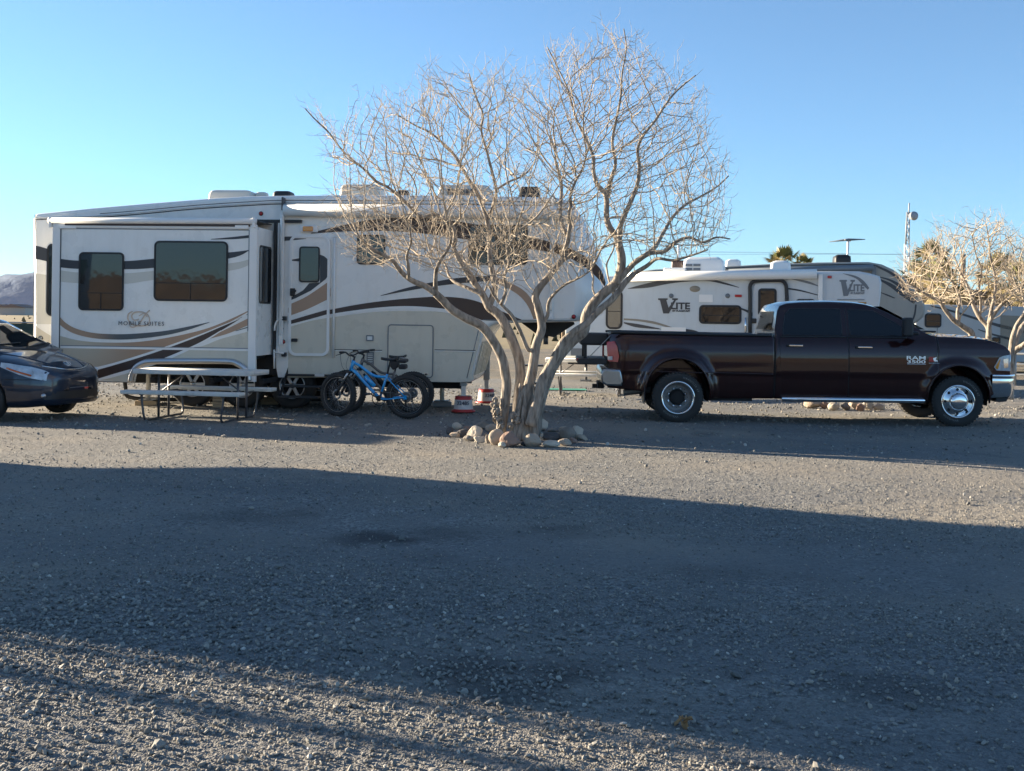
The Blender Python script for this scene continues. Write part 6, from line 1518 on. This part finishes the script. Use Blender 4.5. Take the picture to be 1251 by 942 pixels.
# --- lattice mast, poles, wires
TD = 85.0
p0, p1, p2 = at(1107,400,TD), at(1109.5,258,TD), at(1110.7,248,TD)
mast = thing('radio_mast', 'white lattice radio mast with a round dish rising above the trailers', 'radio mast', (p0.x, TD, 0))
wh = mat('white_mast_paint', (.75,.75,.75), .5); gy = mat('grey_mast_paint', (.35,.37,.40), .5)
def lattice(z0, z1, x0, x1, w0, w1, m_, name):
    k = MB(); n_ = int((z1-z0)/.7)+1
    c = lambda t, s_: Vector(((x0+(x1-x0)*t)+(w0+(w1-w0)*t)*(-1,1,0)[s_], (0,0,(w0+w1))[s_], z0+(z1-z0)*t))
    for s_ in range(3): k.tube([c(0,s_), c(1,s_)], .045, m_, 5)
    for i in range(n_):
        for s_ in range(3):
            k.tube([c(i/n_,s_), c((i+1)/n_,(s_+1)%3)], .025, m_, 4); k.tube([c(i/n_,s_), c(i/n_,(s_+1)%3)], .025, m_, 4)
    return k.build(name, mast)
zq = lambda py: at(1108,py,TD).z; dxp = lambda px, py: at(px,py,TD).x-p0.x
lattice(0, zq(298), 0, dxp(1108,298), .17, .17, wh, 'lower_lattice'); lattice(zq(298), zq(259), dxp(1108.2,298), dxp(1109.6,259), .13, .10, gy, 'upper_lattice')
k = MB(); k.tube([(dxp(1110,262),0,zq(262)),(dxp(1110.8,248),0,zq(248))], .05, gy, 6); k.build('whip', mast)
k = MB(); k.lathe([(.001,.0),(.32,.03),(.34,.05),(.30,.25),(.001,.27)], gy, 24, Matrix.Translation((dxp(1115,264.5),-.1,zq(264.5))) @ Matrix.Rotation(PI/2*.8,4,'X')); k.tube([(dxp(1109.5,264),0,zq(264.5)),(dxp(1115,264),0,zq(264.5))], .06, wh, 6); k.build('dish', mast)
po = MB(); a = at(1177,311,60); po.tube([(0,0,0),(0,0,a.z)], [.16,.13], mat('weathered_pole', (.30,.22,.15), .9), 8); o = po.build('utility_pole'); o.location = (a.x,60,0); tag(o, 'plain brown utility pole standing behind the right-hand bare trees', 'pole')
wires = thing('power_lines', 'three thin power lines crossing the sky above the parked trailers', 'power lines', (0,90,0))
wm = mat('wire', (.10,.11,.12), .6)
for (xa,ya),(xb,yb),sag in (((690,310),(1900,300),5),((690,304),(1900,314),4),((690,306),(1900,307),5)):
    A, B = at(xa,ya,90), at(xb,yb,90); pts = [A+(B-A)*t+Vector((0,-90,-4*sag*.06*t*(1-t))) for t in np.linspace(0,1,24)]; k = MB(); k.tube(pts, .009, wm, 4); k.build('wire', wires)

c = at(690,302,90); k = MB(); k.tube([(0,0,0),(0,0,c.z)], [.18,.14], mat('weathered_pole', (.30,.22,.15), .9), 8); k.box((0,0,c.z-.3), (.12,2.4,.12), mat('weathered_pole', (.30,.22,.15), .9)); o = k.build('utility_pole'); o.location = (c.x,90,0); tag(o, 'utility pole hidden behind the nose of the big trailer', 'pole')
# --- palms
def palm(name, label, px, ytop, ybase, d, r, seed, grp='palm crowns beyond the trailers', dry=0.3):
    r_ = random.Random(seed); c = at(px, (ytop+ybase)/2, d); base = Vector((c.x, d, 0)); t_ = thing(name, label, 'palm tree', base, 0, grp)
    k = MB(); k.tube([(0,0,0),(.05,0,c.z*.5),(0,0,c.z-r*.3)], [.26,.22,.20], mat('palm_trunk',(.16,.12,.08),.95,bump=.03,bscale=12), 8); k.build('trunk', t_)
    g1 = mat('palm_green', (.13,.135,.04), .6, var=.3, scale=2); g2 = mat('palm_dry', (.40,.32,.15), .8, var=.3, scale=2); k = MB()
    for i in range(52):
        el = math.radians(r_.uniform(-55,85)); az = r_.uniform(0,2*PI); dry_ = el < math.radians(-5) or r_.random() < dry
        L_ = r*r_.uniform(.75,1.05); d0 = Vector((math.cos(el)*math.cos(az), math.cos(el)*math.sin(az), math.sin(el))); o_ = Vector((0,0,c.z-.1*r))
        stem = o_+d0*L_*.55; k.tube([o_, stem], .012, g2 if dry_ else g1, 3)
        side = d0.cross(Vector((0,0,1))).normalized(); up = side.cross(d0)
        for j in range(-6,7):
            q = j/6*1.25; dd_ = (d0*math.cos(q)+side*math.sin(q)).normalized(); e_ = stem+dd_*L_*.5*(1-.25*abs(j)/6)+Vector((0,0,-.12*r*abs(q)-.05*r)); w_ = .022*r+.01; n_ = dd_.cross(up).normalized()*w_
            k.add([stem-n_*.6, stem+n_*.6, stem+(e_-stem)*.6+n_+up*.01, e_, stem+(e_-stem)*.6-n_], [(0,1,2,3,4)], g2 if dry_ else g1)
    k.build('crown', t_)
palm('palm_tree','small palm crown showing above the roof of the beige trailer', 957,306,336,52,1.05,1)
palm('palm_tree','low dark palm tuft beside the roof vent, right of the small palm', 982,315,334,56,.75,2)
palm('palm_tree','dense tan-green palm crown between the mast and the bare trees', 1139,300,340,46,1.15,3,dry=.5)
palm('palm_tree','shaggy palm crown low behind the left bare tree', 1148,328,365,43,1.15,4,dry=.6)
palm('palm_tree','palm crown behind the middle of the right bare tree', 1217,318,352,48,1.2,5,dry=.4)
palm('palm_tree','dark broad palm crown at the right edge of the view', 1250,326,360,46,1.2,6,dry=.2)
palm('palm_tree','little dark palm crown close to the foot of the mast', 1119,322,350,50,.9,7,dry=.2)

# --- bare trees at the right
DR = 22.0
def rl(pts, z0, z1, rs, d=DR): return limb(pts, z0, z1, rs, d)
LR = [rl([(1190,492),(1190,460),(1188,430),(1187,408),(1178,400),(1165,391),(1154,378),(1148,368),(1135,362),(1120,352),(1108,345)],0,-.6,[7,6,4.6,3.6,2.6,1.6,.9]),
 rl([(1187,408),(1172,396),(1170,380),(1173,368),(1168,352),(1160,340),(1150,325),(1145,305)],0,.4,[3.4,2.8,2.3,1.8,1.3,.9]),
 rl([(1205,490),(1207,440),(1208,412),(1207,400),(1197,388),(1190,375),(1186,360),(1180,345),(1172,330),(1165,310)],.1,.6,[5.5,5,4,3.4,2.6,1.8,1]),
 rl([(1208,412),(1209,395),(1215,383),(1224,372),(1235,362),(1248,350),(1260,335)],0,-.6,[3.8,3.3,2.6,1.8,1]),
 rl([(1208,395),(1212,375),(1216,355),(1215,335),(1210,315),(1208,295),(1205,275)],0,.2,[3,2.4,1.8,1.3,.8]),
 rl([(1197,388),(1198,370),(1196,350),(1199,330),(1192,310),(1188,290)],.3,-.4,[2.4,2,1.5,1,.7])]
crownR = [(1092,345),(1100,322),(1118,300),(1140,286),(1152,275),(1172,272),(1190,270),(1208,262),(1228,268),(1245,282),(1262,300),(1270,330),(1262,360),(1235,382),(1215,380),(1195,372),(1175,372),(1150,375),(1120,372),(1105,362)]
def envR(poly, d0, depth, cx, seed, yc=395):
    g = np.random.default_rng(seed); P = np.array(poly, float); x0, y0 = P.min(0); x1, y1 = P.max(0); hw = max(x1-cx, cx-x0)
    def f(n):
        out = []
        while len(out) < n:
            x = g.uniform(x0,x1,n); y = g.uniform(y0,y1,n); t = g.uniform(-1,1,n); k = inpoly(x,y,poly); w_ = np.sqrt(np.clip(1-((x-cx)/(hw*1.12))**2,.1,1)); sh = 1-.1*g.random(n); x = cx+(x-cx)*sh; y = yc+(y-yc)*sh
            for a,b,c,q in zip(x[k],y[k],t[k],w_[k]): out.append(at(a,b,d0+c*q*depth))
        return out[:n]
    return f
b_ = at(1197,492,DR); b_.z = 0
grow('bare_tree','leafless pale tree behind the front of the truck, its crown hiding the far trailer',LR,envR(crownR,DR,1.6,1185,5),3300,DR,8,loc=b_,rmin=.0050,step=.10,infl=.9,kill=.125,centre=at(1195,400,DR),grp='bare trees at the right')
LQ = [rl([(1232,488),(1234,460),(1237,430),(1242,412),(1250,398),(1262,385),(1275,372)],0,.2,[8,6.5,5.5,4.5,3,2]),rl([(1234,445),(1236,425),(1238,410),(1243,396),(1252,382),(1256,368),(1262,350)],-.1,-.5,[5,4.6,3.8,2.8,1.8,1]),
 rl([(1237,430),(1247,424),(1258,416),(1275,405),(1290,390)],0,-.5,[5,4.4,3.4,2.2,1.2])]
crownQ = [(1215,345),(1225,320),(1238,300),(1262,280),(1300,270),(1340,290),(1360,330),(1350,370),(1300,380),(1260,380),(1235,372)]
b_ = at(1232,488,20.5); b_.z = 0
grow('bare_tree','leafless tree cut by the right edge with thick sunlit forked limbs',[limb([(x,y) for x,y in p],a,b,c,20.5) for p,a,b,c in (([(1232,488),(1234,460),(1237,430),(1242,412),(1250,398),(1262,385),(1275,372)],0,.2,[8,6.5,5.5,4.5,3,2]),([(1234,445),(1236,425),(1238,410),(1243,396),(1252,382),(1256,368),(1262,350)],-.1,-.5,[5,4.6,3.8,2.8,1.8,1]),([(1237,430),(1247,424),(1258,416),(1275,405),(1290,390)],0,-.5,[5,4.4,3.4,2.2,1.2]))],envR(crownQ,20.5,1.5,1280,9),1900,20.5,12,loc=b_,rmin=.0050,step=.10,infl=.9,kill=.13,centre=at(1265,410,20.5),grp='bare trees at the right')

# --- fence and field at the far left
fm_ = mat('green_mesh', (.035,.06,.045), .8, var=.5, scale=6)
fe = thing('mesh_fence', 'dark green mesh fence between the car and the rear of the big trailer', 'fence', (-30,36,0))
for i in range(5):
    k = MB(); k.tube([(i*4,0,0),(i*4,0,1.25)], .035, galv, 8); k.build('post', fe)
    if i < 4:
        k = MB(); g__ = [[(i*4+.04+3.92*u, .03*math.sin(u*9+i), z*1.17+.02) for z in (0,.5,1)] for u in np.linspace(0,1,25)]; k.grid(g__, fm_); k.build('mesh_panel', fe)
k = MB(); k.tube([(0,0,1.22),(16,0,1.22)], .02, galv, 6); k.build('top_rail', fe)
# metal rail fence at the right edge
rf = thing('rail_fence', 'pale metal rail fence at the right edge behind the truck bumper', 'fence', (at(1240,470,30).x, 30, 0))
for i in range(5): k = MB(); k.tube([(i*1.6,0,0),(i*1.6,0,.85)], .035, galv, 8); k.build('post', rf)
for z in (.82,.55,.28): k = MB(); k.tube([(-.1,0,z),(6.5,0,z)], .03, galv, 8); k.build('rail', rf)
# distant houses of the town at the foot of the mountain
hw_ = mat('far_house_wall', (.45,.40,.36), .9); hr_ = mat('far_house_roof', (.22,.14,.11), .9)
rr3 = random.Random(3)
HL = ['leftmost of the tiny far houses left of the big trailer','second of the tiny far houses left of the big trailer','third of the tiny far houses left of the big trailer','tiny far house nearest the rear corner of the big trailer']
for i, px in enumerate((3,12,20,29)):
    d = 520+rr3.uniform(-40,60); c = at(px, 381, d); s_ = rr3.uniform(7,13); t_ = thing('house', HL[i], 'house', (c.x,d,0), rr3.uniform(-.3,.3), 'far-off houses below the mountain')
    k = MB(); k.box((0,0,1.5), (s_,7,3.2), hw_); k.build('wall', t_); k = MB(); k.prism([(-s_/2-.4,3.1),(s_/2+.4,3.1),(0,4.6)], -4, 4, hr_); k.build('roof', t_)
# desert scrub on the field, one mass
k = MB(); sb_ = mat('scrub', (.10,.095,.05), .95, var=.4, scale=.5)
for i in range(420):
    d = 60*(12**rr3.random()); x = rr3.uniform(-.6,.6)*d; s_ = rr3.uniform(.25,.8)
    for j in range(5):
        a = rr3.uniform(0,6.3); k.add([(x+math.cos(a)*s_*.5,d+math.sin(a)*s_*.5,-.06),(x-math.cos(a)*s_*.5,d-math.sin(a)*s_*.5,-.06),(x+rr3.uniform(-.3,.3)*s_,d,s_*rr3.uniform(.5,1))], [(0,1,2)], sb_)
o = k.build('scrub'); tag(o, 'scattered dry scrub over the far field', 'scrub', kind='stuff')

# ================================================================== what stands left of the frame and throws the long shadows
def w_box(name, label, cat, x0, x1, y0, y1, z0, z1, m_, rz=0.0, win=True):
    t_ = thing(name, label, cat, ((x0+x1)/2,(y0+y1)/2,0), rz); w_, d_ = x1-x0, y1-y0
    k = MB(); k.rprism([(-w_/2,z0),(w_/2,z0),(w_/2,z1-.15),(w_/2-.12,z1),(-w_/2+.12,z1),(-w_/2,z1-.15)], -d_/2, d_/2, .10, m_, mid=4); k.build('body', t_, normals=True)
    if win:
        for i in range(3):
            k = MB(); y_ = -d_/2+d_*(i+.5)/3; k.box((w_/2+.005,y_,z0+(z1-z0)*.62), (.03,d_*.18,.55), glass, bev=.005); k.build('window', t_)
            k = MB(); k.box((-w_/2-.005,y_,z0+(z1-z0)*.62), (.03,d_*.18,.55), glass, bev=.005); k.build('window', t_)
    k = MB(); k.box((0,0,z0-.06), (w_*.8,d_*.9,.14), dark); k.build('chassis', t_)
    for y_ in (-.45,.45):
        for x_ in (-w_/2+.2, w_/2-.2):
            k = MB(); k.lathe([(.2,-.1),(.33,-.12),(.35,-.08),(.35,.08),(.33,.12),(.2,.1)], rubber, 24, Matrix.Translation((x_,y_,.35)) @ Matrix.Rotation(PI/2,4,'Y'), closed=True); k.lathe([(.001,-.05),(.2,-.05),(.2,.05),(.001,.05)], alu, 16, Matrix.Translation((x_,y_,.35)) @ Matrix.Rotation(PI/2,4,'Y')); k.build('wheel', t_)
    return t_
cv = w_box('camper_van', 'white camper standing out of view to the left', 'camper', -13.4,-11.0, 10.4,14.5, .42,3.75, vw)
k = MB(); k.rprism([(-1.2,1.95),(1.2,1.95),(1.2,3.55),(1.1,3.7),(-1.1,3.7),(-1.2,3.55)], 2.0, 3.15, .08, vw, mid=4); k.build('overhang', cv, normals=True)
k = MB(); k.tube([(0,0,0),(0,0,4.6)], [.075,.06], wood, 10); o = k.build('post'); o.location = (-14.2,(3.66+.403*14.2)/.915,0); tag(o, 'wooden post out of view to the left', 'post')

for nn_, X_, h_, l_ in ((4.25,-12.5,3.3,'second wooden post added out of view to the left for its shadow'),(4.02,-12.0,2.9,'short wooden post added out of view to the left for its shadow')):  # two unseen posts added to streak the near gravel with shadow
    k = MB(); k.tube([(0,0,0),(.02,.03,h_)], [.06,.05], wood, 8); o = k.build('post'); o.location = (X_,(nn_-.403*X_)/.915,0); tag(o, l_, 'post')

hz = MB(); hz.box((0, 2250, 111), (12500, 12300, 236), None); ho_ = hz.build('haze'); tag(ho_, kind='stuff'); ho_.data.materials.clear()
hm = bpy.data.materials.new('haze_air'); hm.use_nodes = True; hm.node_tree.nodes.clear(); vo_ = hm.node_tree.nodes.new('ShaderNodeVolumePrincipled'); vo_.inputs['Density'].default_value = 2e-5; vo_.inputs['Color'].default_value = (.80,.88,1,1)
mo_ = hm.node_tree.nodes.new('ShaderNodeOutputMaterial'); hm.node_tree.links.new(vo_.outputs[0], mo_.inputs['Volume']); ho_.data.materials.append(hm)

# ================================================================== separate far-apart pieces of a part into parts of their own
def split_far(o, gap=.05):
    me = o.data; n = len(me.vertices); par = list(range(n))
    def fd_(a):
        while par[a] != a: par[a] = par[par[a]]; a = par[a]
        return a
    for e in me.edges:
        a, b = fd_(e.vertices[0]), fd_(e.vertices[1])
        if a != b: par[a] = b
    co = np.empty(n*3, dtype=np.float32); me.vertices.foreach_get('co', co); co = co.reshape(-1,3); lab = np.array([fd_(i) for i in range(n)])
    ids = list(dict.fromkeys(lab.tolist())); bb = [(co[lab == i].min(0)-gap/2, co[lab == i].max(0)+gap/2) for i in ids]; grp = list(range(len(ids)))
    ch = True
    while ch:
        ch = False
        for i in range(len(ids)):
            for j in range(i+1, len(ids)):
                if grp[i] != grp[j] and (bb[i][0] <= bb[j][1]).all() and (bb[j][0] <= bb[i][1]).all():
                    g0, g1 = grp[i], grp[j]; grp = [g0 if g == g1 else g for g in grp]; ch = True
    gs = list(dict.fromkeys(grp))
    if len(gs) < 2: return
    vg_ = {ids[i]: grp[i] for i in range(len(ids))}
    for g in gs[1:]+gs[:1]:
        keep = np.array([vg_[l] == g for l in lab]); m2 = me.copy() if g != gs[0] else me
        bm = bmesh.new(); bm.from_mesh(m2); bm.verts.ensure_lookup_table()
        bmesh.ops.delete(bm, geom=[v for v in bm.verts if not keep[v.index]], context='VERTS'); bm.to_mesh(m2); bm.free()
        if g != gs[0]:
            c = o.copy(); c.data = m2; COL.objects.link(c); c.parent = o.parent
for o in list(bpy.data.objects):
    if o.type == 'MESH' and o.name.split('.')[0] in ('awning_arm','handle','door_gaps','latch','hood_crease','seam_trim','body_stripes','bracket','grab_handle','roof_light','flange','body_crease','belt_trim','wiper','fender_flare','slide_stripes','door_stripes','bumper_seam','grille_surround','side_glass','slide_seal','bed_rail','badge','tow_hook','grille','louvre','rail','wheel_arch_trim') and len(o.data.vertices) < 20000:
        split_far(o)
